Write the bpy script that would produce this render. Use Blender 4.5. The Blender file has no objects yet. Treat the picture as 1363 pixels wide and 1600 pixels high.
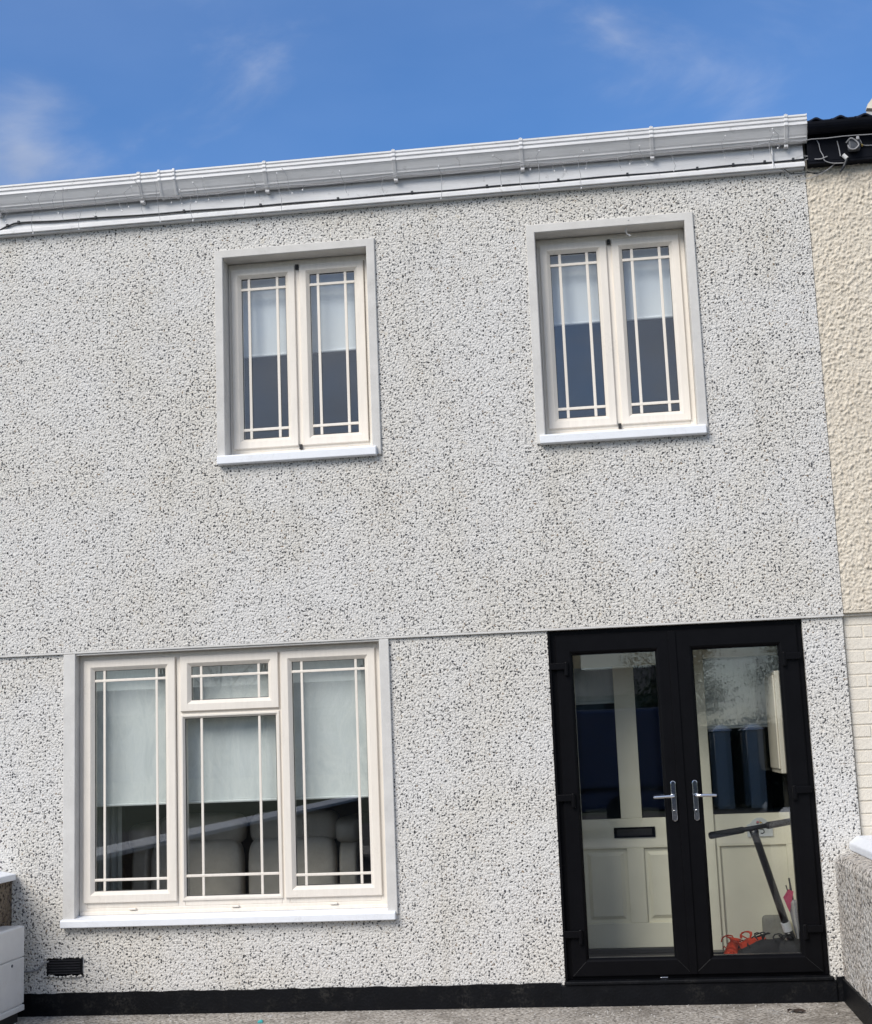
import bpy, bmesh, math, random
import numpy as np
from mathutils import Vector, Matrix
random.seed(7)
S = bpy.context.scene
COL = S.collection

# ------------------------------------------------------------------ camera
cam_d = bpy.data.cameras.new('camera')
cam = bpy.data.objects.new('camera', cam_d)
COL.objects.link(cam)
R_ = Vector((0.991567371835165, 0.12348775023498755, -0.03930550411590097))
U_ = Vector((0.058777888326302964, -0.15824066297275935, 0.985649558629152))
F_ = Vector((-0.11549591748544374, 0.979648236931932, 0.16416462749433156))
CAM = Vector((0.0, -8.931, 1.5))
cam.matrix_world = Matrix(((R_.x, U_.x, -F_.x, CAM.x), (R_.y, U_.y, -F_.y, CAM.y),
                           (R_.z, U_.z, -F_.z, CAM.z), (0, 0, 0, 1)))
cam_d.sensor_fit = 'VERTICAL'
cam_d.sensor_height = 24.0
cam_d.lens = 2214.3 / 1600 * 24.0
cam_d.clip_start = 0.05
cam_d.clip_end = 2000
S.camera = cam

# ------------------------------------------------------------------ light
SUN_EL, SUN_AZ = math.radians(40), math.radians(214)      # azimuth clockwise from +Y: front left of the house
sun_dir = Vector((math.sin(SUN_AZ) * math.cos(SUN_EL), math.cos(SUN_AZ) * math.cos(SUN_EL), math.sin(SUN_EL)))
sl = bpy.data.lights.new('sun', 'SUN')
sl.energy = 1.75
sl.angle = math.radians(34)
sl.color = (1.0, 0.945, 0.865)
so = bpy.data.objects.new('sun', sl)
so.rotation_euler = (-sun_dir).to_track_quat('-Z', 'Y').to_euler()
so.location = (-6, -12, 14)
COL.objects.link(so)

W = bpy.data.worlds.new('World')
S.world = W
W.use_nodes = True
wn, wl = W.node_tree.nodes, W.node_tree.links
wn.clear()
def N(tree, t, **kw):
    n = tree.nodes.new(t)
    for k, v in kw.items():
        setattr(n, k, v)
    return n
wt = W.node_tree
out = N(wt, 'ShaderNodeOutputWorld')
bg = N(wt, 'ShaderNodeBackground')
sky = N(wt, 'ShaderNodeTexSky', sky_type='NISHITA', sun_disc=False)
sky.sun_elevation, sky.sun_rotation = SUN_EL, SUN_AZ
sky.air_density, sky.dust_density, sky.ozone_density = 1.0, 0.25, 4.5
hsv = N(wt, 'ShaderNodeHueSaturation')
hsv.inputs['Saturation'].default_value = 1.30
hsv.inputs['Value'].default_value = 0.93
hsv.inputs['Hue'].default_value = 0.505
wl.new(sky.outputs[0], hsv.inputs['Color'])
tc = N(wt, 'ShaderNodeTexCoord')
mp = N(wt, 'ShaderNodeMapping')
mp.inputs['Scale'].default_value = (2.2, 2.2, 5.5)
mp.inputs['Rotation'].default_value = (0.0, 0.22, 0.0)
mp.inputs['Location'].default_value = (1.7, 0.4, 0.9)
wl.new(tc.outputs['Generated'], mp.inputs['Vector'])
nz = N(wt, 'ShaderNodeTexNoise')
nz.inputs['Scale'].default_value = 2.1
nz.inputs['Detail'].default_value = 7
nz.inputs['Roughness'].default_value = 0.56
nz.inputs['Distortion'].default_value = 0.55
wl.new(mp.outputs[0], nz.inputs['Vector'])
def M(tree, op, a, b=None, c=None, clamp=False):
    n = tree.nodes.new('ShaderNodeMath')
    n.operation = op
    n.use_clamp = clamp
    for i, v in enumerate((a, b, c)):
        if v is None:
            continue
        if isinstance(v, (int, float)):
            n.inputs[i].default_value = v
        else:
            tree.links.new(v, n.inputs[i])
    return n.outputs[0]
def cloud_bank(d, size):
    """1 at the direction d, falling to 0 over `size`"""
    vd = N(wt, 'ShaderNodeVectorMath', operation='DISTANCE')
    wl.new(tc.outputs['Generated'], vd.inputs[0])
    vd.inputs[1].default_value = d
    return M(wt, 'SMOOTH_MAX', M(wt, 'SUBTRACT', 1.0, M(wt, 'DIVIDE', vd.outputs['Value'], size)), 0.0, 0.1)
def pix_dir(px, py):
    return (F_ + R_ * ((px - 681.5) / 2214.3) - U_ * ((py - 800) / 2214.3)).normalized()
b1 = cloud_bank(pix_dir(35, 228), 0.060)
b2 = cloud_bank(pix_dir(1200, 15), 0.15)
b3 = cloud_bank(pix_dir(40, 130), 0.06)
sep = N(wt, 'ShaderNodeSeparateXYZ')
wl.new(tc.outputs['Generated'], sep.inputs[0])
south = M(wt, 'MULTIPLY', M(wt, 'SUBTRACT', 0.35, sep.outputs['Y'], clamp=True), 0.43)   # the overcast bank over the street
bias = M(wt, 'ADD', M(wt, 'ADD', M(wt, 'MULTIPLY', b1, 0.33), M(wt, 'MULTIPLY', b2, 0.19)), M(wt, 'MULTIPLY', b3, 0.05))
cov = M(wt, 'ADD', M(wt, 'ADD', nz.outputs['Fac'], bias), south)
cm = N(wt, 'ShaderNodeMapRange', interpolation_type='SMOOTHSTEP')
wl.new(cov, cm.inputs['Value'])
cm.inputs['From Min'].default_value = 0.53
cm.inputs['From Max'].default_value = 1.16
cm.inputs['To Min'].default_value = 0.10
cm.inputs['To Max'].default_value = 0.92
nz2 = N(wt, 'ShaderNodeTexNoise')
nz2.inputs['Scale'].default_value = 1.3
nz2.inputs['Detail'].default_value = 5
wl.new(mp.outputs[0], nz2.inputs['Vector'])
cr = N(wt, 'ShaderNodeMapRange')
wl.new(nz2.outputs['Fac'], cr.inputs['Value'])
cr.inputs['From Min'].default_value = 0.3
cr.inputs['From Max'].default_value = 0.7
cr.inputs['To Min'].default_value = 2.6
cr.inputs['To Max'].default_value = 6.2
cc = N(wt, 'ShaderNodeCombineXYZ')
wl.new(M(wt, 'MULTIPLY', cr.outputs[0], 0.955), cc.inputs[0])
wl.new(M(wt, 'MULTIPLY', cr.outputs[0], 0.98), cc.inputs[1])
wl.new(M(wt, 'MULTIPLY', cr.outputs[0], 1.045), cc.inputs[2])
mixc = N(wt, 'ShaderNodeMix', data_type='RGBA')
wl.new(cm.outputs[0], mixc.inputs['Factor'])
wl.new(hsv.outputs[0], mixc.inputs['A'])
wl.new(cc.outputs[0], mixc.inputs['B'])
wl.new(mixc.outputs['Result'], bg.inputs['Color'])
bg.inputs['Strength'].default_value = 0.09
wl.new(bg.outputs[0], out.inputs['Surface'])

S.view_settings.view_transform = 'Standard'
S.view_settings.look = 'None'
S.view_settings.gamma = 1.0
S.view_settings.use_curve_mapping = False
S.view_settings.exposure = 0.97
S.render.engine = 'CYCLES'
S.cycles.use_denoising = True
S.cycles.max_bounces = 8
S.cycles.transparent_max_bounces = 16
S.cycles.sample_clamp_indirect = 6.0
S.cycles.caustics_reflective = False
S.cycles.caustics_refractive = False

# ------------------------------------------------------------------ materials
def mat(name):
    m = bpy.data.materials.new(name)
    m.use_nodes = True
    t = m.node_tree
    p = t.nodes['Principled BSDF']
    return m, t, p
def ramp(t, src, stops, interp='LINEAR'):
    r = t.nodes.new('ShaderNodeValToRGB')
    r.color_ramp.interpolation = interp
    els = r.color_ramp.elements
    while len(els) < len(stops):
        els.new(0.5)
    for e, (pos, c) in zip(els, stops):
        e.position = pos
        e.color = (c[0], c[1], c[2], 1)
    t.links.new(src, r.inputs[0])
    return r.outputs[0]
def noise(t, scale, detail=3, rough=0.5, dist=0.0, vec=None, stretch=None):
    if vec is None:
        vec = t.nodes.new('ShaderNodeTexCoord').outputs['Object']
    if stretch:
        m_ = t.nodes.new('ShaderNodeMapping')
        m_.inputs['Scale'].default_value = stretch
        t.links.new(vec, m_.inputs['Vector'])
        vec = m_.outputs[0]
    n = t.nodes.new('ShaderNodeTexNoise')
    n.inputs['Scale'].default_value = scale
    n.inputs['Detail'].default_value = detail
    n.inputs['Roughness'].default_value = rough
    n.inputs['Distortion'].default_value = dist
    t.links.new(vec, n.inputs['Vector'])
    return n.outputs['Fac']
def bump(t, p, h, dist, strength=1.0):
    b = t.nodes.new('ShaderNodeBump')
    b.inputs['Distance'].default_value = dist
    b.inputs['Strength'].default_value = strength
    t.links.new(h, b.inputs['Height'])
    t.links.new(b.outputs[0], p.inputs['Normal'])
    return b
def mixrgb(t, f, a, b, mode='MIX'):
    m_ = t.nodes.new('ShaderNodeMix')
    m_.data_type = 'RGBA'
    m_.blend_type = mode
    for k, v in (('Factor', f), ('A', a), ('B', b)):
        if isinstance(v, (int, float)):
            m_.inputs[k].default_value = v
        elif isinstance(v, tuple):
            m_.inputs[k].default_value = (v[0], v[1], v[2], 1)
        else:
            t.links.new(v, m_.inputs[k])
    return m_.outputs['Result']
def maprange(t, v, a, b, c=0.0, d=1.0):
    m_ = t.nodes.new('ShaderNodeMapRange')
    m_.interpolation_type = 'SMOOTHSTEP'
    t.links.new(v, m_.inputs['Value'])
    for k, x in (('From Min', a), ('From Max', b), ('To Min', c), ('To Max', d)):
        m_.inputs[k].default_value = x
    return m_.outputs[0]

def plain(name, col, rough=0.5, var=0.08, vscale=6.0, bumpd=0.0, bscale=200, metal=0.0, spec=0.5, stretch=None):
    m, t, p = mat(name)
    n = noise(t, vscale, 4, 0.6, stretch=stretch)
    lo = tuple(c * (1 - var) for c in col)
    hi = tuple(min(1, c * (1 + var)) for c in col)
    t.links.new(ramp(t, n, [(0.3, lo), (0.7, hi)]), p.inputs['Base Color'])
    p.inputs['Roughness'].default_value = rough
    p.inputs['Metallic'].default_value = metal
    p.inputs['Specular IOR Level'].default_value = spec
    if bumpd:
        bump(t, p, noise(t, bscale, 3), bumpd)
    return m

def pebbledash(name, paint, dark, amount=0.0, stain=None, fine=1.0, dist=0.012):
    """painted dry dash: lumps of painted stone, dark unpainted stone and pits between them"""
    m, t, p = mat(name)
    co = t.nodes.new('ShaderNodeTexCoord').outputs['Object']
    h1 = noise(t, 70 * fine, 2.5, 0.55, 0.2, co)
    v = t.nodes.new('ShaderNodeTexVoronoi')
    v.feature = 'F1'
    v.inputs['Scale'].default_value = 68 * fine
    wob = t.nodes.new('ShaderNodeTexNoise')
    wob.inputs['Scale'].default_value = 40 * fine
    t.links.new(co, wob.inputs['Vector'])
    wv = t.nodes.new('ShaderNodeVectorMath')
    wv.operation = 'MULTIPLY_ADD'
    t.links.new(wob.outputs['Color'], wv.inputs[0])
    wv.inputs[1].default_value = (0.018, 0.018, 0.018)
    t.links.new(co, wv.inputs[2])
    t.links.new(wv.outputs[0], v.inputs['Vector'])
    big = noise(t, 1.1, 3, 0.6, 0.2, co)
    patch = noise(t, 7.0, 2, 0.5, 0.0, co)
    low = M(t, 'ADD', h1, M(t, 'MULTIPLY', M(t, 'SUBTRACT', big, 0.5), -0.10))
    low = M(t, 'ADD', low, M(t, 'MULTIPLY', M(t, 'SUBTRACT', patch, 0.5), -0.08))
    pit = maprange(t, low, 0.368 + amount, 0.412 + amount, 1.0, 0.0)
    # whole dark stones, a few of them
    sx = t.nodes.new('ShaderNodeSeparateColor')
    t.links.new(v.outputs['Color'], sx.inputs[0])
    st = M(t, 'MULTIPLY', maprange(t, sx.outputs[0], 0.860 - amount, 0.900 - amount), maprange(t, v.outputs['Distance'], 0.36, 0.50, 1.0, 0.0))
    mask = M(t, 'MAXIMUM', pit, st)
    vary = noise(t, 130 * fine, 2, 0.6, 0, co)
    pc = ramp(t, vary, [(0.25, tuple(c * 0.86 for c in paint)), (0.6, paint), (0.8, tuple(min(0.88, c * 1.08) for c in paint))])
    pc = mixrgb(t, maprange(t, big, 0.35, 0.7), pc, mixrgb(t, 1.0, pc, (0.985, 0.965, 0.92), 'MULTIPLY'))
    if stain:
        sn = noise(t, 1.6, 5, 0.65, 0.4, co)
        pc = mixrgb(t, maprange(t, sn, 0.38, 0.62, 0.0, 0.85), pc, stain)
    runs = noise(t, 2.6, 6, 0.7, 0.4, co, stretch=(3.2, 1.0, 0.22))
    pc = mixrgb(t, maprange(t, runs, 0.52, 0.75, 0.0, 0.5), pc, mixrgb(t, 1.0, pc, (0.80, 0.785, 0.75), 'MULTIPLY'))
    warm = noise(t, 17, 3, 0.6, 0.3, co)
    pc = mixrgb(t, maprange(t, warm, 0.62, 0.76, 0.0, 0.5), pc, mixrgb(t, 1.0, pc, (0.90, 0.82, 0.68), 'MULTIPLY'))
    dc = ramp(t, sx.outputs[1], [(0.0, dark), (0.5, tuple(c * 1.8 for c in dark)), (0.88, tuple(c * 4.5 for c in dark)), (0.95, (0.22, 0.15, 0.09))])
    t.links.new(mixrgb(t, M(t, 'MULTIPLY', mask, 0.93), pc, dc), p.inputs['Base Color'])
    p.inputs['Roughness'].default_value = 0.85
    p.inputs['Specular IOR Level'].default_value = 0.25
    hh = M(t, 'ADD', h1, M(t, 'MULTIPLY', M(t, 'SUBTRACT', 0.6, v.outputs['Distance']), 0.42))
    hh = M(t, 'ADD', hh, M(t, 'MULTIPLY', vary, 0.12))
    bump(t, p, hh, dist * 1.0, 1.0)
    return m

M_DASH = pebbledash('white_painted_pebbledash', (0.735, 0.72, 0.69), (0.012, 0.013, 0.016), 0.011)
M_DASH2 = pebbledash('weathered_pebbledash', (0.78, 0.75, 0.70), (0.05, 0.045, 0.04), 0.028, (0.62, 0.56, 0.49), 0.55, 0.05)
M_DASH3 = pebbledash('bare_brown_pebbledash', (0.33, 0.27, 0.20), (0.04, 0.03, 0.025), 0.05, (0.22, 0.17, 0.12), 0.65, 0.05)
M_SURR = plain('grey_masonry_paint', (0.63, 0.615, 0.585), 0.7, 0.08, 7, 0.0015, 260)
M_SILL = plain('white_gloss_sill_paint', (0.82, 0.84, 0.87), 0.45, 0.03, 14, 0.001, 120)
M_IVORY = plain('ivory_woodgrain_pvc', (0.81, 0.752, 0.668), 0.42, 0.04, 5, 0.0006, 60, stretch=(9, 9, 1))
M_GASKET = plain('black_rubber_gasket', (0.012, 0.012, 0.013), 0.6)
M_BLACK = plain('black_upvc', (0.005, 0.005, 0.006), 0.30, 0.12, 8, 0.0004, 180, spec=0.07)
M_BLACKP = plain('black_masonry_paint', (0.004, 0.0045, 0.006), 0.5, 0.25, 9, 0.003, 70, spec=0.14)
def dusty(m, f=0.5, col=(0.09, 0.085, 0.075)):
    t = m.node_tree; p = t.nodes['Principled BSDF']
    co = t.nodes.new('ShaderNodeTexCoord').outputs['Object']
    src = p.inputs['Base Color'].links[0].from_socket
    a = noise(t, 5, 6, 0.72, 0.4, co)
    b = noise(t, 70, 3, 0.6, 0.0, co)
    k = M(t, 'MULTIPLY', maprange(t, a, 0.5, 0.72, 0.0, f), maprange(t, b, 0.40, 0.62))
    t.links.new(mixrgb(t, k, src, col), p.inputs['Base Color'])
dusty(M_BLACKP, 0.28)
M_CHROME = plain('polished_chrome', (0.80, 0.80, 0.81), 0.10, 0.02, metal=1.0)
M_WHITEPVC = None
def dirty_pvc(name, col):
    m, t, p = mat(name)
    co = t.nodes.new('ShaderNodeTexCoord').outputs['Object']
    n = noise(t, 3.0, 5, 0.65, 0.3, co, stretch=(1.0, 3.0, 6.0))
    n2 = noise(t, 24, 4, 0.6, 0.6, co)
    base = ramp(t, n, [(0.30, tuple(c * 0.84 for c in col)), (0.62, col)])
    t.links.new(mixrgb(t, maprange(t, n2, 0.60, 0.74, 0.0, 0.35), base, (0.30, 0.29, 0.27)), p.inputs['Base Color'])
    p.inputs['Roughness'].default_value = 0.38
    return m
dusty(M_SURR, 0.22, (0.30, 0.28, 0.25))
dusty(M_SILL, 0.22, (0.34, 0.32, 0.29))
dusty(M_IVORY, 0.14, (0.36, 0.32, 0.26))
M_WHITEPVC = dirty_pvc('weathered_white_pvc', (0.82, 0.82, 0.825))
M_CREAMDOOR = plain('cream_gloss_door_paint', (0.80, 0.765, 0.60), 0.38, 0.06, 3)
M_CREAMWALL = plain('cream_porch_plaster', (0.70, 0.66, 0.56), 0.7, 0.06, 4)
M_CABINET = plain('cream_cabinet_enamel', (0.62, 0.57, 0.46), 0.45, 0.05, 6)
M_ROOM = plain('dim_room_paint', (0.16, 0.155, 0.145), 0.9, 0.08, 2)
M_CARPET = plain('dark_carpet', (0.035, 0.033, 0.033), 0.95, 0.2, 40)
M_SOFA = plain('taupe_leather', (0.50, 0.45, 0.385), 0.42, 0.10, 9, 0.004, 22)
M_CURTAIN = plain('grey_green_sheer_curtain', (0.36, 0.38, 0.36), 0.9, 0.08, 10)
M_BLIND = None
def blind_mat():
    m, t, p = mat('pale_roller_blind_fabric')
    co = t.nodes.new('ShaderNodeTexCoord').outputs['Object']
    n = noise(t, 7, 5, 0.6, 1.2, co, stretch=(1.0, 1.0, 0.35))
    n2 = noise(t, 330, 2, 0.5, 0, co, stretch=(1, 1, 0.15))
    base = ramp(t, n, [(0.32, (0.70, 0.735, 0.72)), (0.5, (0.83, 0.85, 0.82)), (0.60, (0.76, 0.79, 0.77)), (0.72, (0.84, 0.86, 0.84))])
    t.links.new(mixrgb(t, maprange(t, n2, 0.4, 0.6, 0, 0.12), base, (0.42, 0.46, 0.45)), p.inputs['Base Color'])
    p.inputs['Roughness'].default_value = 0.9
    return m
M_BLIND = blind_mat()
M_BLIND2 = plain('white_blackout_blind', (0.78, 0.80, 0.82), 0.85, 0.03, 4)
M_WIRE = plain('clear_grey_wire', (0.36, 0.36, 0.37), 0.4)
M_BLACKWIRE = plain('black_cable_sheath', (0.014, 0.018, 0.024), 0.5)
M_BULB = plain('clear_plastic_bulb', (0.72, 0.72, 0.72), 0.2)
M_RED = plain('orange_red_shoe_fabric', (0.62, 0.05, 0.012), 0.7, 0.15, 30, 0.002, 200)
M_SHOE = plain('black_shoe_fabric', (0.006, 0.006, 0.007), 0.75, 0.3, 40, 0.003, 160)
M_WHITERUB = plain('white_rubber', (0.62, 0.58, 0.56), 0.6)
M_PINK = plain('crimson_pink_nylon', (0.50, 0.030, 0.11), 0.6, 0.1, 20)
M_STRIPE = plain('white_nylon', (0.42, 0.42, 0.42), 0.6, 0.1, 20)
M_GREYN = plain('grey_nylon', (0.20, 0.20, 0.21), 0.6, 0.1, 20)
M_SCOOT = plain('black_scooter_enamel', (0.006, 0.006, 0.008), 0.35)
M_GRIP = plain('black_foam_grip', (0.010, 0.010, 0.010), 0.8, 0.2, 60)
M_BAG = plain('grey_green_felt', (0.24, 0.235, 0.20), 0.9, 0.1, 60)
M_METERBOX = plain('white_cabinet_plastic', (0.74, 0.74, 0.73), 0.42, 0.06, 5)
dusty(M_METERBOX, 0.30, (0.46, 0.40, 0.28))
M_LEAF = plain('dry_brown_leaf', (0.035, 0.022, 0.015), 0.8, 0.3, 60)
M_LOUVRE = plain('dark_grey_vent_plastic', (0.022, 0.022, 0.026), 0.4, 0.3, 40)
M_TURQ = plain('turquoise_plastic', (0.06, 0.42, 0.42), 0.4)
M_DARKBOX = plain('dark_service_plastic', (0.06, 0.065, 0.075), 0.4, 0.3, 60)
M_BRASS = plain('dull_brass', (0.55, 0.42, 0.16), 0.35, metal=1.0)
M_TILE = plain('black_concrete_tile', (0.004, 0.008, 0.022), 0.6, 0.3, 14, 0.003, 90, spec=0.2)
M_ROOF = plain('grey_concrete_tile_roof', (0.09, 0.09, 0.095), 0.85, 0.2, 3, 0.01, 16)
M_EAVES = plain('black_painted_eaves', (0.003, 0.004, 0.008), 0.6, 0.3, 12, spec=0.12)
M_CREAMP = plain('cream_bargeboard_paint', (0.74, 0.68, 0.56), 0.5)
M_BRICK = plain('cream_painted_brick', (0.74, 0.685, 0.59), 0.62, 0.05, 14, 0.004, 55)
M_MORTAR = plain('cream_painted_mortar', (0.72, 0.665, 0.57), 0.8, 0.08, 20, 0.004, 80)
def roughcast_mat():
    m, t, p = mat('cream_roughcast_render')
    n = noise(t, 30, 4, 0.6)
    b_ = noise(t, 1.2, 4, 0.6)
    c = ramp(t, n, [(0.3, (0.66, 0.59, 0.485)), (0.6, (0.75, 0.68, 0.565)), (0.8, (0.78, 0.715, 0.61))])
    t.links.new(mixrgb(t, maprange(t, b_, 0.45, 0.7, 0, 0.4), c, (0.62, 0.545, 0.44)), p.inputs['Base Color'])
    p.inputs['Roughness'].default_value = 0.85
    bump(t, p, noise(t, 150, 4, 0.7), 0.005)
    gr = noise(t, 3.2, 6, 0.72, 0.5, None, (2.5, 1, 0.4))
    src = p.inputs['Base Color'].links[0].from_socket
    t.links.new(mixrgb(t, maprange(t, gr, 0.56, 0.78, 0, 0.22), src, (0.50, 0.43, 0.33)), p.inputs['Base Color'])
    return m
M_ROUGH = roughcast_mat()
def concrete_mat():
    m, t, p = mat('weathered_aggregate_concrete')
    co = t.nodes.new('ShaderNodeTexCoord').outputs['Object']
    n = noise(t, 48, 4, 0.7, 0.3, co)
    b_ = noise(t, 2.2, 5, 0.65, 0.5, co)
    c = ramp(t, n, [(0.36, (0.04, 0.037, 0.033)), (0.45, (0.32, 0.285, 0.24)), (0.56, (0.54, 0.495, 0.43)), (0.68, (0.78, 0.75, 0.70))])
    c = mixrgb(t, maprange(t, b_, 0.45, 0.62, 0, 0.6), c, (0.15, 0.13, 0.105))
    c = mixrgb(t, maprange(t, noise(t, 5.5, 5, 0.7, 0.8, co), 0.60, 0.72, 0, 0.5), c, (0.58, 0.58, 0.58))
    t.links.new(c, p.inputs['Base Color'])
    p.inputs['Roughness'].default_value = 0.9
    bump(t, p, n, 0.014)
    return m
M_CONC = concrete_mat()
M_ASPHALT = plain('asphalt', (0.036, 0.036, 0.038), 0.9, 0.2, 60, 0.006, 150)
M_GRASSG = plain('lawn', (0.035, 0.055, 0.018), 0.95, 0.3, 3, 0.02, 60)

def glass_mat(name, ior=1.9, tint=(0.93, 0.96, 0.96), wob=0.0):
    m = bpy.data.materials.new(name)
    m.use_nodes = True
    t = m.node_tree
    t.nodes.clear()
    o = N(t, 'ShaderNodeOutputMaterial')
    tr = N(t, 'ShaderNodeBsdfTransparent')
    tr.inputs[0].default_value = (*tint, 1)
    gl = N(t, 'ShaderNodeBsdfGlossy')
    gl.inputs['Roughness'].default_value = 0.0
    lw_ = N(t, 'ShaderNodeLayerWeight')
    lw_.inputs['Blend'].default_value = 0.5
    f0 = ((ior - 1) / (ior + 1)) ** 2
    fres = M(t, 'MULTIPLY_ADD', M(t, 'POWER', lw_.outputs['Facing'], 5.0), 1 - f0, f0)     # Schlick, the same from both sides
    mx = N(t, 'ShaderNodeMixShader')
    t.links.new(fres, mx.inputs[0])
    t.links.new(tr.outputs[0], mx.inputs[1])
    t.links.new(gl.outputs[0], mx.inputs[2])
    if wob:
        b = N(t, 'ShaderNodeBump')
        b.inputs['Distance'].default_value = wob
        t.links.new(noise(t, 1.4, 1), b.inputs['Height'])
        t.links.new(b.outputs[0], gl.inputs['Normal'])
    t.links.new(mx.outputs[0], o.inputs['Surface'])
    return m
M_GLASS = glass_mat('double_glazing', 1.86, (0.97, 0.985, 0.985))
M_GLASSD = glass_mat('door_glazing', 1.74, (0.975, 0.985, 0.985))
M_GLASS1 = glass_mat('single_glazing', 1.56, (0.97, 0.98, 0.98))

# ------------------------------------------------------------------ mesh helpers
class MB:
    def __init__(self):
        self.v, self.f, self.m = [], [], []
    def add(self, vs, fs, mi=0):
        o = len(self.v)
        self.v += [tuple(x) for x in vs]
        self.f += [tuple(o + i for i in f) for f in fs]
        self.m += [mi] * len(fs)
        return self
    def box(self, x0, x1, y0, y1, z0, z1, mi=0):
        return self.add([(x0, y0, z0), (x1, y0, z0), (x1, y1, z0), (x0, y1, z0), (x0, y0, z1), (x1, y0, z1), (x1, y1, z1), (x0, y1, z1)],
                        [(0, 3, 2, 1), (4, 5, 6, 7), (0, 1, 5, 4), (1, 2, 6, 5), (2, 3, 7, 6), (3, 0, 4, 7)], mi)
    def hexa(self, pts, mi=0):
        """eight points: four below, four above, counter-clockwise"""
        return self.add(pts, [(0, 3, 2, 1), (4, 5, 6, 7), (0, 1, 5, 4), (1, 2, 6, 5), (2, 3, 7, 6), (3, 0, 4, 7)], mi)
    def ring(self, x0, x1, z0, z1, prof, mi=0, back=True):
        """mitred frame: prof = [(inset, y) ...] from the outer back edge over the front to the inner back edge"""
        vs = []
        for a, y in prof:
            vs += [(x0 + a, y, z0 + a), (x1 - a, y, z0 + a), (x1 - a, y, z1 - a), (x0 + a, y, z1 - a)]
        fs = []
        n = len(prof)
        for i in range(n - 1 + (1 if back else 0)):
            j = (i + 1) % n
            for k in range(4):
                l = (k + 1) % 4
                fs.append((i * 4 + k, i * 4 + l, j * 4 + l, j * 4 + k))
        return self.add(vs, fs, mi)
    def prism_x(self, poly, x0, x1, mi=0):
        """poly of (y, z) run along x"""
        n = len(poly)
        vs = [(x0, y, z) for y, z in poly] + [(x1, y, z) for y, z in poly]
        fs = [(i, (i + 1) % n, n + (i + 1) % n, n + i) for i in range(n)]
        fs += [tuple(range(n))[::-1], tuple(range(n, 2 * n))]
        return self.add(vs, fs, mi)
    def prism_y(self, poly, y0, y1, mi=0):
        n = len(poly)
        vs = [(x, y0, z) for x, z in poly] + [(x, y1, z) for x, z in poly]
        fs = [(i, (i + 1) % n, n + (i + 1) % n, n + i) for i in range(n)]
        fs += [tuple(range(n))[::-1], tuple(range(n, 2 * n))]
        return self.add(vs, fs, mi)
    def tube(self, pts, r, n=8, mi=0, cap=True):
        pts = [Vector(p) for p in pts]
        rs = r if isinstance(r, (list, tuple)) else [r] * len(pts)
        vs, fs = [], []
        up = None
        for i, p in enumerate(pts):
            t = (pts[min(i + 1, len(pts) - 1)] - pts[max(i - 1, 0)])
            t = t.normalized() if t.length > 1e-9 else Vector((0, 0, 1))
            if up is None:
                up = Vector((0, 0, 1)) if abs(t.z) < 0.9 else Vector((0, 1, 0))
            a = t.cross(up)
            if a.length < 1e-6:
                a = t.cross(Vector((1, 0, 0)))
            a.normalize()
            b = a.cross(t).normalized()
            up = b
            for k in range(n):
                w = 2 * math.pi * k / n
                vs.append(p + a * (math.cos(w) * rs[i]) + b * (math.sin(w) * rs[i]))
        for i in range(len(pts) - 1):
            for k in range(n):
                l = (k + 1) % n
                fs.append((i * n + k, i * n + l, (i + 1) * n + l, (i + 1) * n + k))
        if cap:
            fs.append(tuple(range(n))[::-1])
            fs.append(tuple((len(pts) - 1) * n + k for k in range(n)))
        return self.add(vs, fs, mi)
    def ball(self, c, rx, ry=None, rz=None, n=10, m=7, mi=0, pw=1.0):
        ry = rx if ry is None else ry
        rz = rx if rz is None else rz
        def sp(x):
            return math.copysign(abs(x) ** pw, x)
        vs, fs = [(c[0], c[1], c[2] - rz)], []
        for i in range(1, m):
            a = math.pi * i / m
            for k in range(n):
                w = 2 * math.pi * k / n
                vs.append((c[0] + rx * sp(math.sin(a)) * sp(math.cos(w)), c[1] + ry * sp(math.sin(a)) * sp(math.sin(w)), c[2] - rz * sp(math.cos(a))))
        vs.append((c[0], c[1], c[2] + rz))
        for k in range(n):
            l = (k + 1) % n
            fs.append((0, 1 + l, 1 + k))
            for i in range(m - 2):
                fs.append((1 + i * n + k, 1 + i * n + l, 1 + (i + 1) * n + l, 1 + (i + 1) * n + k))
            fs.append((1 + (m - 2) * n + k, 1 + (m - 2) * n + l, len(vs) - 1))
        return self.add(vs, fs, mi)
    def build(self, name, mats, parent=None, bevel=0.0, smooth=False, segs=2, loc=None):
        me = bpy.data.meshes.new(name)
        o0 = world_loc(parent)
        if loc is not None:
            o0 = o0 + Vector(loc)
        me.from_pydata([tuple(Vector(p) - o0) for p in self.v], [], self.f)
        if not isinstance(mats, (list, tuple)):
            mats = [mats]
        for m_ in mats:
            me.materials.append(m_)
        me.polygons.foreach_set('material_index', self.m)
        bm = bmesh.new()
        bm.from_mesh(me)
        bmesh.ops.recalc_face_normals(bm, faces=bm.faces)
        bm.to_mesh(me)
        bm.free()
        if smooth:
            me.polygons.foreach_set('use_smooth', [True] * len(me.polygons))
        ob = bpy.data.objects.new(name, me)
        COL.objects.link(ob)
        if parent:
            ob.parent = parent
        if loc is not None:
            ob.location = loc
        if bevel:
            b = ob.modifiers.new('bevel', 'BEVEL')
            b.width = bevel
            b.segments = segs
            b.limit_method = 'ANGLE'
            b.angle_limit = math.radians(40)
        return ob
def world_loc(o):
    v = Vector((0, 0, 0))
    while o is not None:
        v = v + o.location
        o = o.parent
    return v
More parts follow.
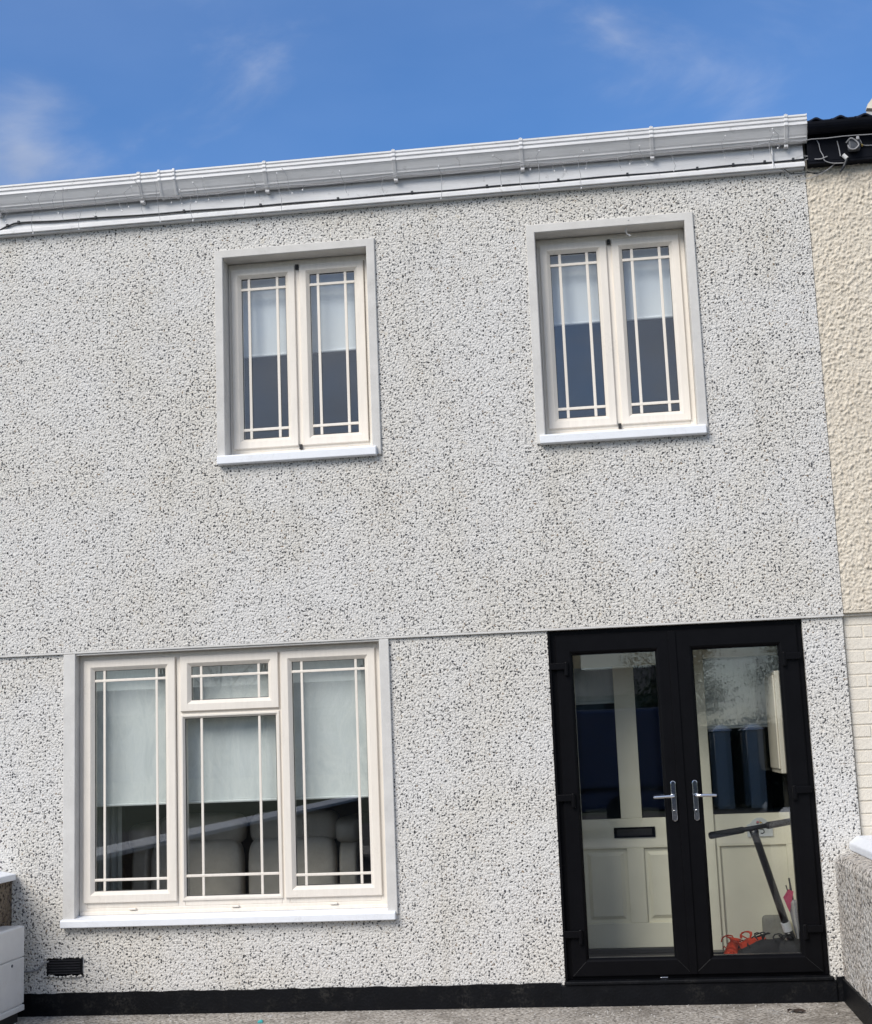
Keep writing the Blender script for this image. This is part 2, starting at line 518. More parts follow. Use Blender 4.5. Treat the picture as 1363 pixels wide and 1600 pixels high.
def smooth_edges(ob, ang=40):
    me = ob.data
    me.polygons.foreach_set('use_smooth', [True] * len(me.polygons))
    bm = bmesh.new()
    bm.from_mesh(me)
    for e in bm.edges:
        if len(e.link_faces) == 2 and e.calc_face_angle(0) > math.radians(ang):
            e.smooth = False
    bm.to_mesh(me)
    bm.free()
    return ob
def subsurf(ob, lv=2):
    m_ = ob.modifiers.new('subsurf', 'SUBSURF')
    m_.levels = m_.render_levels = lv
    ob.data.polygons.foreach_set('use_smooth', [True] * len(ob.data.polygons))
    return ob
def thing(name, label, cat, loc=(0, 0, 0), group=None):
    o = bpy.data.objects.new(name, None)
    o.empty_display_size = 0.2
    o.location = loc
    COL.objects.link(o)
    return tag(o, label, cat, group)
def tag(o, label=None, cat=None, group=None, kind=None):
    for k, v in (('label', label), ('category', cat), ('group', group), ('kind', kind)):
        if v:
            o[k] = v
    return o
def curve(pts, n=6):
    P = [Vector(p) for p in pts]
    P = [P[0] * 2 - P[1]] + P + [P[-1] * 2 - P[-2]]
    o = []
    for i in range(1, len(P) - 2):
        a, b, c, d = P[i - 1:i + 3]
        for k in range(n):
            t = k / n
            o.append(0.5 * (2 * b + (c - a) * t + (2 * a - 5 * b + 4 * c - d) * t * t + (3 * b - a - 3 * c + d) * t ** 3))
    return o + [P[-2]]
def wall_holes(x0, x1, z0, z1, y0, y1, holes):
    """a wall slab with rectangular holes, reveals included"""
    mb = MB()
    xs = sorted({x0, x1} | {h[0] for h in holes} | {h[1] for h in holes})
    zs = sorted({z0, z1} | {max(h[2], z0) for h in holes} | {min(h[3], z1) for h in holes})
    nx, nz_ = len(xs), len(zs)
    solid = {}
    for i in range(nx - 1):
        for j in range(nz_ - 1):
            cx, cz = (xs[i] + xs[i + 1]) / 2, (zs[j] + zs[j + 1]) / 2
            solid[i, j] = not any(h[0] < cx < h[1] and h[2] < cz < h[3] for h in holes)
    vid = {}
    def V(i, j, k):
        if (i, j, k) not in vid:
            vid[i, j, k] = len(mb.v)
            mb.v.append((xs[i], (y0, y1)[k], zs[j]))
        return vid[i, j, k]
    for (i, j), s in solid.items():
        if not s:
            continue
        fs = [[V(i, j, 0), V(i + 1, j, 0), V(i + 1, j + 1, 0), V(i, j + 1, 0)], [V(i, j, 1), V(i, j + 1, 1), V(i + 1, j + 1, 1), V(i + 1, j, 1)]]
        if not solid.get((i - 1, j)):
            fs.append([V(i, j, 0), V(i, j + 1, 0), V(i, j + 1, 1), V(i, j, 1)])
        if not solid.get((i + 1, j)):
            fs.append([V(i + 1, j, 0), V(i + 1, j, 1), V(i + 1, j + 1, 1), V(i + 1, j + 1, 0)])
        if not solid.get((i, j - 1)):
            fs.append([V(i, j, 0), V(i, j, 1), V(i + 1, j, 1), V(i + 1, j, 0)])
        if not solid.get((i, j + 1)):
            fs.append([V(i, j + 1, 0), V(i + 1, j + 1, 0), V(i + 1, j + 1, 1), V(i, j + 1, 1)])
        for f in fs:
            mb.f.append(tuple(f))
            mb.m.append(0)
    return mb

G0 = -0.065          # ground level at the wall
XR = 1.435           # party line with the neighbour
XL = -6.4            # the facade runs on past the left edge of the picture

# ------------------------------------------------------------------ ground
g = MB()
g.add([(-300, -300, G0 - 0.02), (300, -300, G0 - 0.02), (300, 300, G0 - 0.02), (-300, 300, G0 - 0.02)], [(0, 1, 2, 3)])
tag(g.build('ground', M_GRASSG), kind='structure')
g = MB().box(-14, 14, -1.9, 0.6, G0 - 0.2, G0)
tag(g.build('forecourt', M_CONC), kind='structure')
g = MB().box(-14, 14, -13.0, -1.9, G0 - 0.2, G0 - 0.004)
tag(g.build('driveway', M_ASPHALT), kind='structure')
g = MB().box(-60, 60, -15.0, -13.0, G0 - 0.2, G0 - 0.006)
tag(g.build('pavement', M_CONC), kind='structure')
g = MB().box(-120, 120, -22.5, -15.0, G0 - 0.4, G0 - 0.012)
tag(g.build('road', M_ASPHALT), kind='structure')

# ------------------------------------------------------------------ the house
house = thing('terraced_house', 'two storey terraced house in speckled white pebbledash with ivory windows and black double doors', 'house', (-1.3, 0, G0))
AW = (-2.428, -1.447, 3.446, 4.808)     # upper left window opening
BW = (-0.326, 0.646, 3.446, 4.808)      # upper right window opening
CW = (-3.455, -1.450, 0.519, 2.196)     # lower window opening
DW = (-0.369, 1.182, 0.069, 2.196)      # porch doors
u_ = wall_holes(XL, XR, 2.212, 5.30, -0.014, 0.28, [(h[0] - 0.012, h[1] + 0.012, h[2] - 0.012, h[3] + 0.012) for h in (AW, BW)])
upper = u_.build('upper_wall', M_DASH, house)
l_ = wall_holes(XL, XR - 0.006, G0 - 0.1, 2.196, 0.0, 0.28, [(CW[0] - 0.03, CW[1] + 0.03, CW[2] - 0.04, 2.3), (DW[0] - 0.004, DW[1] + 0.004, DW[2], 2.3)])
lower = l_.build('lower_wall', M_DASH, house)
MB().box(XL, XR + 0.002, -0.019, 0.2, 2.1975, 2.2105).build('drip_bead', M_SURR, house, bevel=0.003)
# plinth in black masonry paint, broken by the doorstep
pl = MB()
def wavy_band(mb, x0, x1, y, z0, z1, n, mi=0, amp=0.004):
    top, bot = [], []
    for i in range(n + 1):
        x = x0 + (x1 - x0) * i / n
        top.append((x, z1 + random.uniform(-amp, amp)))
    for i in range(n):
        (xa, za), (xb, zb) = top[i], top[i + 1]
        mb.hexa([(xa, y, z0), (xb, y, z0), (xb, 0.1, z0), (xa, 0.1, z0), (xa, y, za), (xb, y, zb), (xb, 0.1, zb), (xa, 0.1, za)], mi)
wavy_band(pl, XL, -0.405, -0.018, G0 - 0.02, 0.072, 120)
pl.build('plinth', M_BLACKP, house)
pl = MB()
wavy_band(pl, 1.215, 1.30, -0.018, G0 - 0.02, 0.078, 4)
pl.build('plinth', M_BLACKP, house)
st = MB().box(-0.405, 1.215, -0.03, 0.06, G0 - 0.02, 0.060)
st.box(-0.385, 1.20, -0.042, 0.05, 0.0605, 0.082)
st.build('doorstep', M_BLACKP, house, bevel=0.006)
# roof slab behind the gutter and party structure
rf = MB().add([(XL, -0.10, 5.40), (XR, -0.10, 5.40), (XR, 4.2, 7.35), (XL, 4.2, 7.35), (XL, -0.10, 5.33), (XR, -0.10, 5.33), (XR, 4.2, 7.25), (XL, 4.2, 7.25)],
              [(0, 1, 2, 3), (4, 7, 6, 5), (0, 4, 5, 1), (1, 5, 6, 2), (2, 6, 7, 3), (3, 7, 4, 0)])
rf.build('roof', M_ROOF, house)
# fascia and gutter
fa = MB().box(XL, 1.428, -0.052, -0.0145, 5.096, 5.31)
fa.prism_x([(-0.070, 5.094), (-0.070, 5.116), (-0.064, 5.128), (-0.0525, 5.134), (-0.0525, 5.094)], XL, 1.431)
fa.box(XL, 1.426, -0.0515, -0.0, 5.085, 5.0955)
fascia = fa.build('fascia', M_WHITEPVC, house, bevel=0.002)
MB().box(1.226, 1.234, -0.0735, -0.05, 5.0935, 5.31).build('joint_strip', M_WHITEPVC, fascia, bevel=0.002)
def gutter_profile(e=0.0, inner=False):
    p = [(-0.060, 5.392 + e), (-0.060, 5.262), (-0.066, 5.247 - e), (-0.088, 5.243 - e), (-0.108 - e, 5.249 - e * 0.5), (-0.136 - e, 5.284), (-0.157 - e, 5.318),
         (-0.166 - e, 5.330), (-0.172 - e, 5.334), (-0.172 - e, 5.346), (-0.168 - e, 5.350), (-0.169 - e, 5.358), (-0.177 - e, 5.362), (-0.177 - e, 5.374),
         (-0.172 - e, 5.378), (-0.173 - e, 5.384), (-0.180 - e, 5.387), (-0.180 - e, 5.398 + e), (-0.168, 5.398 + e), (-0.160, 5.375), (-0.125, 5.265), (-0.075, 5.265), (-0.075, 5.392 + e)]
    return p
gm = MB().prism_x(gutter_profile(), XL, 1.445)
gutter = gm.build('gutter', M_WHITEPVC, house)
gutter.data.materials.clear(); gutter.data.materials.append(M_WHITEPVC)
endp = MB().prism_x([(y, z) for y, z in gutter_profile(0.002) if z < 5.405][:18], 1.4455, 1.450)
endp.build('end_cap', M_WHITEPVC, gutter)
brk = MB().prism_x(gutter_profile(0.006)[1:20], -0.012, 0.012)
brk.box(-0.013, 0.013, -0.100, -0.053, 5.222, 5.238)
brk.tube([(0, -0.186, 5.40), (0, -0.14, 5.418), (0, -0.07, 5.41)], 0.007, 6)
bm0 = None
for i, x in enumerate((-5.9, -4.95, -3.98, -2.96, -2.094, -1.221, -0.379, 0.466, 1.319)):
    if bm0 is None:
        mb = brk
        bm0 = mb.build('gutter_bracket', M_WHITEPVC, gutter, bevel=0.002)
        base = bm0.location.copy()
        bm0.location = base + Vector((x, 0, 0))
    else:
        c = bm0.copy(); COL.objects.link(c); c.parent = gutter
        c.location = base + Vector((x, 0, 0))
un = MB().prism_x(gutter_profile(0.0045)[1:19], -2.83, -2.705)
un.build('gutter_union', M_WHITEPVC, gutter, bevel=0.002)
for x in (-2.817, -2.715):
    MB().prism_x(gutter_profile(0.010)[1:20], x - 0.008, x + 0.008).build('union_clip', M_WHITEPVC, gutter, bevel=0.002)

# --- windows
YF_U = 0.112
def sash_profile(y, w=0.066, d=0.06):
    return [(0.0, y + d), (0.0, y + 0.004), (0.004, y), (w * 0.66, y), (w * 0.76, y + 0.006), (w, y + 0.022), (w, y + d)]
def bars(win, gx0, gx1, gz0, gz1, vx, hz, yg, w=0.019):
    for x in vx:
        MB().prism_y([(x - w / 2, gz0 - 0.001), (x + w / 2, gz0 - 0.001), (x + w / 2, gz1 + 0.001), (x - w / 2, gz1 + 0.001)], yg - 0.008, yg - 0.0015).build('glazing_bar', M_IVORY, win, bevel=0.003)
    for z in hz:
        MB().prism_y([(gx0 - 0.001, z - w / 2), (gx1 + 0.001, z - w / 2), (gx1 + 0.001, z + w / 2), (gx0 - 0.001, z + w / 2)], yg - 0.0095, yg - 0.0018).build('glazing_bar', M_IVORY, win, bevel=0.003)
def pane(win, gx0, gx1, gz0, gz1, y, m=None):
    MB().box(gx0 - 0.012, gx1 + 0.012, y, y + 0.004, gz0 - 0.012, gz1 + 0.012).build('pane', m or M_GLASS, win)
    g_ = MB().ring(gx0 - 0.001, gx1 + 0.001, gz0 - 0.001, gz1 + 0.001, [(0.0, y + 0.003), (0.0, y - 0.006), (0.0035, y - 0.004), (0.0035, y + 0.003)], back=False)
    g_.build('gasket', M_GASKET, win)
def surround_rough(mb, x0, x1, z0, z1):
    pass
def upper_window(op, sur, sill_x, glass, vbars):
    w = thing_part('window')
    x0, x1, z0, z1 = op
    # plaster surround with reveals
    s_ = MB().ring(sur[0], sur[1], sur[2], sur[3], [(0.0, 0.0), (0.0, -0.027), (0.004, -0.031), (x0 - sur[0] - 0.004, -0.031), (x0 - sur[0], -0.027), (x0 - sur[0], 0.20)], back=False)
    s_.build('surround', M_SURR, w)
    # sill
    sx0, sx1 = sill_x
    sm = MB().prism_x([(-0.062, 3.386), (-0.066, 3.392), (-0.066, 3.436), (-0.058, 3.446), (0.19, 3.482), (0.19, 3.386)], sx0, sx1)
    sm.build('sill', M_SILL, w, bevel=0.005, segs=3)
    # outer frame
    fr = MB().ring(x0 + 0.001, x1 - 0.001, 3.452, z1 - 0.001, [(0, 0.20), (0, YF_U), (0.040, YF_U), (0.040, 0.20)])
    xc = (glass[1] + glass[2]) / 2
    fr.box(xc - 0.03, xc + 0.03, YF_U + 0.001, 0.20, 3.492, z1 - 0.041)
    fr.box(x0 + 0.01, x1 - 0.01, YF_U - 0.006, YF_U + 0.01, 3.454, 3.474)
    fr.box(x0 + 0.041, x1 - 0.041, YF_U + 0.0015, 0.20, 3.4925, 3.530)
    fr.build('frame', M_IVORY, w, bevel=0.003)
    for a, b in ((glass[0], glass[1]), (glass[2], glass[3])):
        sh = MB().ring(a - 0.068, b + 0.068, 3.584 - 0.070, 4.696 + 0.070, sash_profile(YF_U - 0.016, 0.068))
        sh.build('sash', M_IVORY, w)
        pane(w, a, b, 3.584, 4.696, YF_U + 0.012)
    for (a, b), vx in zip(((glass[0], glass[1]), (glass[2], glass[3])), vbars):
        bars(w, a, b, 3.584, 4.696, vx, (3.645, 4.623), YF_U + 0.012)
    for z in (4.752, 3.505):
        MB().box(xc - 0.010, xc + 0.010, YF_U - 0.018, YF_U, z - 0.017, z + 0.017).build('gap_plug', M_GASKET, w, bevel=0.002)
    for x in (x0 + 0.20, x1 - 0.22):
        MB().box(x - 0.022, x + 0.022, YF_U - 0.016, YF_U, 3.478, 3.489).build('drain_cap', M_IVORY, w, bevel=0.003)
    return w
def thing_part(name):
    o = bpy.data.objects.new(name, None)
    o.empty_display_size = 0.1
    COL.objects.link(o)
    o.parent = house
    return o
wa = upper_window(AW, (-2.485, -1.391, 3.392, 4.865), (-2.478, -1.420), (-2.338, -2.032, -1.865, -1.559), ((-2.286, -2.090), (-1.808, -1.621)))
wb = upper_window(BW, (-0.383, 0.703, 3.392, 4.865), (-0.360, 0.690), (-0.237, 0.069, 0.238, 0.543), ((-0.174, 0.005), (0.300, 0.480)))

YC = 0.062
wc = thing_part('window')
x0, x1, z0, z1 = CW
for a, b in ((-3.535, x0), (x1, -1.387)):
    sm = MB().box(a, b, -0.022, 0.16, 0.500, 2.1955)
    sm.build('surround', M_SURR, wc, bevel=0.004)
sm = MB().prism_x([(-0.050, 0.470), (-0.054, 0.475), (-0.054, 0.510), (-0.047, 0.519), (0.15, 0.546), (0.15, 0.470)], -3.540, -1.398)
sm.build('sill', M_SILL, wc, bevel=0.004, segs=3)
MB().box(x0, x1, -0.010, 0.16, 2.186, 2.1962).build('lintel_bead', M_SURR, wc, bevel=0.002)
fr = MB().ring(x0 + 0.001, x1 - 0.001, 0.528, 2.186, [(0, 0.16), (0, YC), (0.048, YC), (0.048, 0.16)])
fr.box(-2.803, -2.757, YC + 0.001, 0.16, 0.575, 2.139)
fr.box(-2.127, -2.081, YC + 0.001, 0.16, 0.575, 2.139)
fr.box(-2.7575, -2.1265, YC + 0.0015, 0.16, 1.765, 1.820)
fr.box(x0 + 0.006, x1 - 0.006, YC - 0.010, YC + 0.01, 0.534, 0.556)
for a, b, c in ((-3.406, -2.8035, 0.640), (-2.7565, -2.1275, 0.620), (-2.0805, -1.499, 0.640)):
    fr.box(a, b, YC + 0.0015, 0.15, 0.5765, c)
fr.build('frame', M_IVORY, wc, bevel=0.003)
GY = YC + 0.012
for a, b, c, d in ((-3.353, -2.877, 0.682, 2.084), (-2.037, -1.560, 0.682, 2.084), (-2.703, -2.193, 1.868, 2.084)):
    pb, pt = 0.072, 0.066
    mb = MB().ring(a - 0.070, b + 0.070, c - 0.072, d + 0.070, sash_profile(YC - 0.018, 0.070))
    mb.build('sash', M_IVORY, wc)
    pane(wc, a, b, c, d, GY)
mb = MB().ring(-2.776, -2.122, 0.608, 1.777, [(0.0, YC + 0.03), (0.0, YC - 0.006), (0.004, YC - 0.010), (0.014, YC - 0.010), (0.028, YC + 0.008), (0.028, YC + 0.03)])
mb.build('glazing_bead', M_IVORY, wc)
pane(wc, -2.748, -2.150, 0.636, 1.749, GY)
bars(wc, -3.353, -2.877, 0.682, 2.084, (-3.289, -2.937), (0.750, 2.019), GY, 0.017)
bars(wc, -2.037, -1.560, 0.682, 2.084, (-1.973, -1.619), (0.746, 2.021), GY, 0.017)
bars(wc, -2.703, -2.193, 1.868, 2.084, (-2.638, -2.256), (2.021,), GY, 0.017)
bars(wc, -2.748, -2.150, 0.636, 1.749, (-2.639, -2.257), (0.760,), GY, 0.017)
for x in (-3.10, -2.43, -1.80):
    MB().box(x - 0.024, x + 0.024, YC - 0.018, YC, 0.562, 0.574).build('drain_cap', M_IVORY, wc, bevel=0.003)

# --- porch doors
YD = 0.030
df = MB().ring(DW[0] + 0.001, DW[1] - 0.001, 0.083, 2.195, [(0, 0.11), (0, YD), (0.034, YD), (0.034, 0.11)])
df.box(DW[0] - 0.012, DW[0] + 0.004, -0.004, 0.02, 0.083, 2.195)
df.build('door_frame', M_BLACK, house, bevel=0.003)
YL = YD - 0.018
def lever_handle(door, x, sgn):
    zc, zl = 1.124, 1.154
    pl_ = []
    for k in range(24):
        a = 2 * math.pi * k / 24
        pl_.append((x + 0.0165 * math.cos(a), zc + math.copysign(0.106, math.sin(a)) + 0.0165 * math.sin(a)))
    mb = MB().prism_y(pl_, YL - 0.012, YL + 0.001)
    p_ = mb.build('handle_plate', M_CHROME, door, bevel=0.004, segs=3)
    mb = MB().tube([(x, YL - 0.008, zl), (x, YL - 0.040, zl), (x + sgn * 0.004, YL - 0.050, zl), (x + sgn * 0.016, YL - 0.054, zl), (x + sgn * 0.07, YL - 0.055, zl - 0.001), (x + sgn * 0.122, YL - 0.053, zl - 0.003)],
                   [0.010, 0.010, 0.0105, 0.0105, 0.0095, 0.008], 12)
    smooth_edges(mb.build('handle', M_CHROME, door), 50)
    mb = MB().tube([(x, YL - 0.020, zc - 0.062), (x, YL - 0.010, zc - 0.062)], 0.0085, 14)
    mb.box(x - 0.005, x + 0.005, YL - 0.020, YL - 0.010, zc - 0.088, zc - 0.060)
    mb.build('lock_cylinder', M_CHROME, door, bevel=0.001)
def hinge(door, x, z, sgn):
    mb = MB().box(x - 0.054, x + 0.054, YL - 0.022, YL, z - 0.021, z + 0.021)
    mb.tube([(x - sgn * 0.045, YL - 0.014, z - 0.060), (x - sgn * 0.045, YL - 0.014, z + 0.026)], 0.013, 12)
    mb.build('hinge', M_BLACK, door, bevel=0.004)
for nm, ox0, ox1, gx0, gx1, hx, sgn, hg in (('l', -0.337, 0.386, -0.231, 0.282, 0.338, -1, -0.318), ('r', 0.392, 1.150, 0.514, 1.030, 0.470, 1, 1.106)):
    dr = thing_part('door')
    # stiles and rails with mitred corners
    oz0, oz1, gz0, gz1 = 0.100, 2.166, 0.207, 2.040
    prof = [(0, 0.07), (0, 0.004), (0.05, 0), (0.82, 0), (0.9, 0.006), (1.0, 0.020), (1.0, 0.07)]
    vs = []
    for a, y in prof:
        vs += [(ox0 + (gx0 - ox0) * a, YL + y, oz0 + (gz0 - oz0) * a), (ox1 + (gx1 - ox1) * a, YL + y, oz0 + (gz0 - oz0) * a),
               (ox1 + (gx1 - ox1) * a, YL + y, oz1 + (gz1 - oz1) * a), (ox0 + (gx0 - ox0) * a, YL + y, oz1 + (gz1 - oz1) * a)]
    fs = []
    for i in range(len(prof)):
        j = (i + 1) % len(prof)
        for k in range(4):
            l = (k + 1) % 4
            fs.append((i * 4 + k, i * 4 + l, j * 4 + l, j * 4 + k))
    MB().add(vs, fs).build('stile_frame', M_BLACK, dr)
    # weld seams across the mitred corners
    for cx, ax in ((ox0, gx0), (ox1, gx1)):
        MB().tube([(cx + (ax - cx) * 0.06, YL - 0.0002, oz0 + (gz0 - oz0) * 0.06), (cx + (ax - cx) * 0.82, YL - 0.0002, oz0 + (gz0 - oz0) * 0.82)], 0.0011, 5).build('weld_seam', M_GASKET, dr)
    MB().box(gx0 - 0.012, gx1 + 0.012, YL + 0.026, YL + 0.030, gz0 - 0.012, gz1 + 0.012).build('pane', M_GLASSD, dr)
    lever_handle(dr, hx, sgn)
    for z in (1.972, 1.165, 0.352):
        hinge(dr, hg, z, -1 if sgn < 0 else 1)
    if nm == 'l':
        MB().box(0.366, 0.412, YL - 0.010, YL - 0.0005, 0.105, 2.160).build('meeting_strip', M_BLACK, dr, bevel=0.003)
MB().box(0.19, 0.235, YD - 0.02, YD, 0.0845, 0.092).build('drip_clip', M_CHROME, house, bevel=0.002)

# --- inside the porch
YI = 0.70
PF = 0.135
pw = MB().box(-0.62, -0.42, 0.281, YI, 0.0, 2.25)
pw.build('porch_wall', M_CREAMWALL, house)
pw = MB().box(1.125, 1.32, 0.281, YI + 0.02, 0.0, 2.25)
pw.build('porch_wall', M_CREAMWALL, house)
MB().box(-0.62, 1.32, 0.075, 2.2, -0.05, PF).build('porch_floor', M_CARPET, house)
MB().box(-0.62, 1.32, 0.281, YI + 0.1, 2.2505, 2.30).build('porch_ceiling', M_CREAMWALL, house)
dm = thing_part('front_door')
# frame members: rails, stiles and muntin of the half-glazed door
xs0, xs1 = -0.315, 0.520
mb = MB()
mb.box(xs0, xs0 + 0.07, YI, YI + 0.045, PF + 0.035, 2.10)
mb.box(xs1 - 0.075, xs1, YI, YI + 0.045, PF + 0.035, 2.10)
mb.box(xs0 + 0.0702, xs1 - 0.0752, YI, YI + 0.045, 1.992, 2.10)
mb.box(xs0 + 0.0702, xs1 - 0.0752, YI, YI + 0.045, 0.800, 0.992)
mb.box(xs0 + 0.0702, xs1 - 0.0752, YI, YI + 0.045, PF + 0.035, 0.325)
mb.box(0.012, 0.150, YI + 0.0003, YI + 0.045, 0.9925, 1.9915)
mb.box(0.036, 0.148, YI + 0.0003, YI + 0.045, 0.3255, 0.7995)
mb.build('door_rail', M_CREAMDOOR, dm, bevel=0.003)
for a, b in ((xs0 + 0.0705, 0.0355), (0.1485, xs1 - 0.0755)):
    mb = MB().box(a, b, YI + 0.020, YI + 0.03, 0.3258, 0.7992)
    mb.ring(a + 0.022, b - 0.022, 0.350, 0.775, [(0, YI + 0.0205), (0.0, YI + 0.019), (0.022, YI + 0.006), (0.024, YI + 0.006)], back=False)
    mb.box(a + 0.046, b - 0.046, YI + 0.006, YI + 0.018, 0.374, 0.751)
    mb.build('panel', M_CREAMDOOR, dm)
for a, b in ((xs0 + 0.0705, 0.0118), (0.1505, xs1 - 0.0755)):
    MB().box(a, b, YI + 0.018, YI + 0.022, 0.993, 1.991).build('pane', M_GLASS1, dm)
mb = MB().box(-0.040, 0.229, YI - 0.010, YI - 0.0002, 0.868, 0.936)
lb = mb.build('letterbox', M_BLACK, dm, bevel=0.003)
mb = MB().box(-0.020, 0.209, YI - 0.016, YI - 0.0102, 0.880, 0.924)
mb.build('letter_flap', M_GASKET, dm, bevel=0.003)
MB().box(xs0, xs1, YI - 0.03, YI + 0.04, PF + 0.0005, PF + 0.034).build('threshold', M_GASKET, dm, bevel=0.004)
df_ = MB().box(0.524, 0.612, YI - 0.012, YI + 0.06, PF + 0.0005, 2.2495)
df_.box(-0.419, xs0 - 0.004, YI - 0.012, YI + 0.06, PF + 0.0005, 2.2495)
df_.box(xs0 - 0.0035, 0.5235, YI - 0.012, YI + 0.06, 2.104, 2.2495)
df_.box(0.6125, 1.1245, YI - 0.012, YI + 0.06, 2.02, 2.2495)
df_.build('inner_door_frame', M_CREAMDOOR, house, bevel=0.003)
sd = thing_part('sidelight')
mb = MB().box(0.6125, 1.1245, YI + 0.002, YI + 0.05, 0.795, 0.998)
mb.box(0.6125, 0.640, YI + 0.002, YI + 0.05, PF + 0.001, 0.7945)
mb.box(1.065, 1.1245, YI + 0.002, YI + 0.05, PF + 0.001, 0.7945)
mb.build('rail', M_CREAMDOOR, sd, bevel=0.003)
MB().box(0.6405, 1.0645, YI + 0.018, YI + 0.04, PF + 0.001, 0.794).build('panel', M_CREAMDOOR, sd)
MB().box(0.6125, 1.1245, YI + 0.020, YI + 0.024, 0.9985, 2.0195).build('pane', M_GLASS1, sd)
# number plaque: shaped ceramic plate with flower sprig and the digits 65
def digit_poly(ch, x, z, h):
    w = h * 0.55
    segs = {'6': [[(0.95, 0.9), (0.6, 1.0), (0.25, 0.9), (0.05, 0.5), (0.1, 0.15), (0.5, 0.0), (0.9, 0.15), (0.95, 0.4), (0.6, 0.58), (0.2, 0.45), (0.06, 0.3)]],
            '5': [[(0.9, 1.0), (0.15, 1.0), (0.1, 0.55), (0.5, 0.62), (0.9, 0.45), (0.95, 0.2), (0.55, 0.0), (0.1, 0.08)]]}[ch]
    return [[(x + a * w, z + b * h) for a, b in s_] for s_ in segs]
pq = [(0.822, 0.850), (0.986, 0.850), (0.986, 0.925), (0.966, 0.932), (0.945, 0.956), (0.920, 0.970), (0.890, 0.970), (0.862, 0.956), (0.842, 0.932), (0.822, 0.925)]
mb = MB().prism_y(pq, YI - 0.008, YI + 0.0015, 0)
for ch, dx in (('6', 0.868), ('5', 0.905)):
    for s_ in digit_poly(ch, dx, 0.868, 0.048):
        mb.tube([(a, YI - 0.0085, b) for a, b in s_], 0.0032, 6, 1)
mb.ball((0.893, YI - 0.0085, 0.942), 0.010, 0.003, 0.008, 8, 5, 2)
mb.ball((0.912, YI - 0.0085, 0.938), 0.009, 0.003, 0.006, 8, 5, 3)
for q in ((0.905, 0.950, 0.925, 0.932), (0.882, 0.934, 0.899, 0.930)):
    mb.tube([(q[0], YI - 0.0085, q[1]), (q[2], YI - 0.0085, q[3])], 0.0015, 5, 1)
mb.build('number_plaque', [plain('pale_ceramic', (0.60, 0.63, 0.62), 0.25), M_SHOE, plain('pink_glaze', (0.45, 0.16, 0.18), 0.3), plain('ochre_glaze', (0.5, 0.33, 0.08), 0.3)], sd)
# meter cabinet on the right porch wall
mc = thing_part('meter_cabinet')
MB().box(1.005, 1.1245, 0.10, 0.635, 1.262, 1.890).build('cabinet_body', M_CABINET, mc, bevel=0.004)
MB().box(0.995, 1.0047, 0.13, 0.612, 1.290, 1.866).build('cabinet_door', M_CABINET, mc, bevel=0.003)
# rooms behind the glass (five inner faces each)
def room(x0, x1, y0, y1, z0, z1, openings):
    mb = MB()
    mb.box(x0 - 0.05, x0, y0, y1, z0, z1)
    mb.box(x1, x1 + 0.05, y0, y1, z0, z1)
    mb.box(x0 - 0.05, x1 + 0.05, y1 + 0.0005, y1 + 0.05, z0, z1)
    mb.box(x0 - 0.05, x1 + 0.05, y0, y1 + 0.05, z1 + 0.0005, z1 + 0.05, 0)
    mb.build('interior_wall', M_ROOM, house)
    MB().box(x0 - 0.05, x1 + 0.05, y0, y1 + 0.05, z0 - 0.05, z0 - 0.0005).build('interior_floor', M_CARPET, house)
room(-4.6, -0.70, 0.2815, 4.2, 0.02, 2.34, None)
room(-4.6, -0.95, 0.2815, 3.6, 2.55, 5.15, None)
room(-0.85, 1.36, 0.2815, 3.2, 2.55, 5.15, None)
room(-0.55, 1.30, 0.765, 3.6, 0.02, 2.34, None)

# air vent with louvres
av = thing_part('air_vent')
mb = MB().ring(-3.640, -3.408, 0.172, 0.290, [(0, 0.03), (0, -0.012), (0.010, -0.014), (0.014, -0.006), (0.014, 0.03)])
mb.build('vent_frame', M_BLACKP, av)
MB().box(-3.630, -3.418, -0.0015, 0.004, 0.182, 0.280).build('vent_back', M_GASKET, av)
for k in range(6):
    z = 0.194 + k * 0.0158
    MB().hexa([(-3.628, -0.016, z - 0.004), (-3.420, -0.016, z - 0.004), (-3.420, -0.002, z + 0.003), (-3.628, -0.002, z + 0.003),
               (-3.628, -0.016, z - 0.001), (-3.420, -0.016, z - 0.001), (-3.420, -0.002, z + 0.006), (-3.628, -0.002, z + 0.006)]).build('louvre', M_LOUVRE, av)

rl = MB()
rr_ = random.Random(4)
for k in range(46):
    u = k / 23
    x = -3.645 + 0.24 * (u % 1) + rr_.uniform(-0.004, 0.004)
    z = (0.290 if k < 23 else 0.172) + rr_.uniform(-0.004, 0.005)
    s0 = rr_.uniform(0.006, 0.013)
    rl.ball((x, -0.008, z), s0 * 1.2, 0.010, s0 * 0.8, 7, 5)
rlo = rl.build('render_lip', M_DASH, av, smooth=True)
rlo['kind'] = 'stuff'

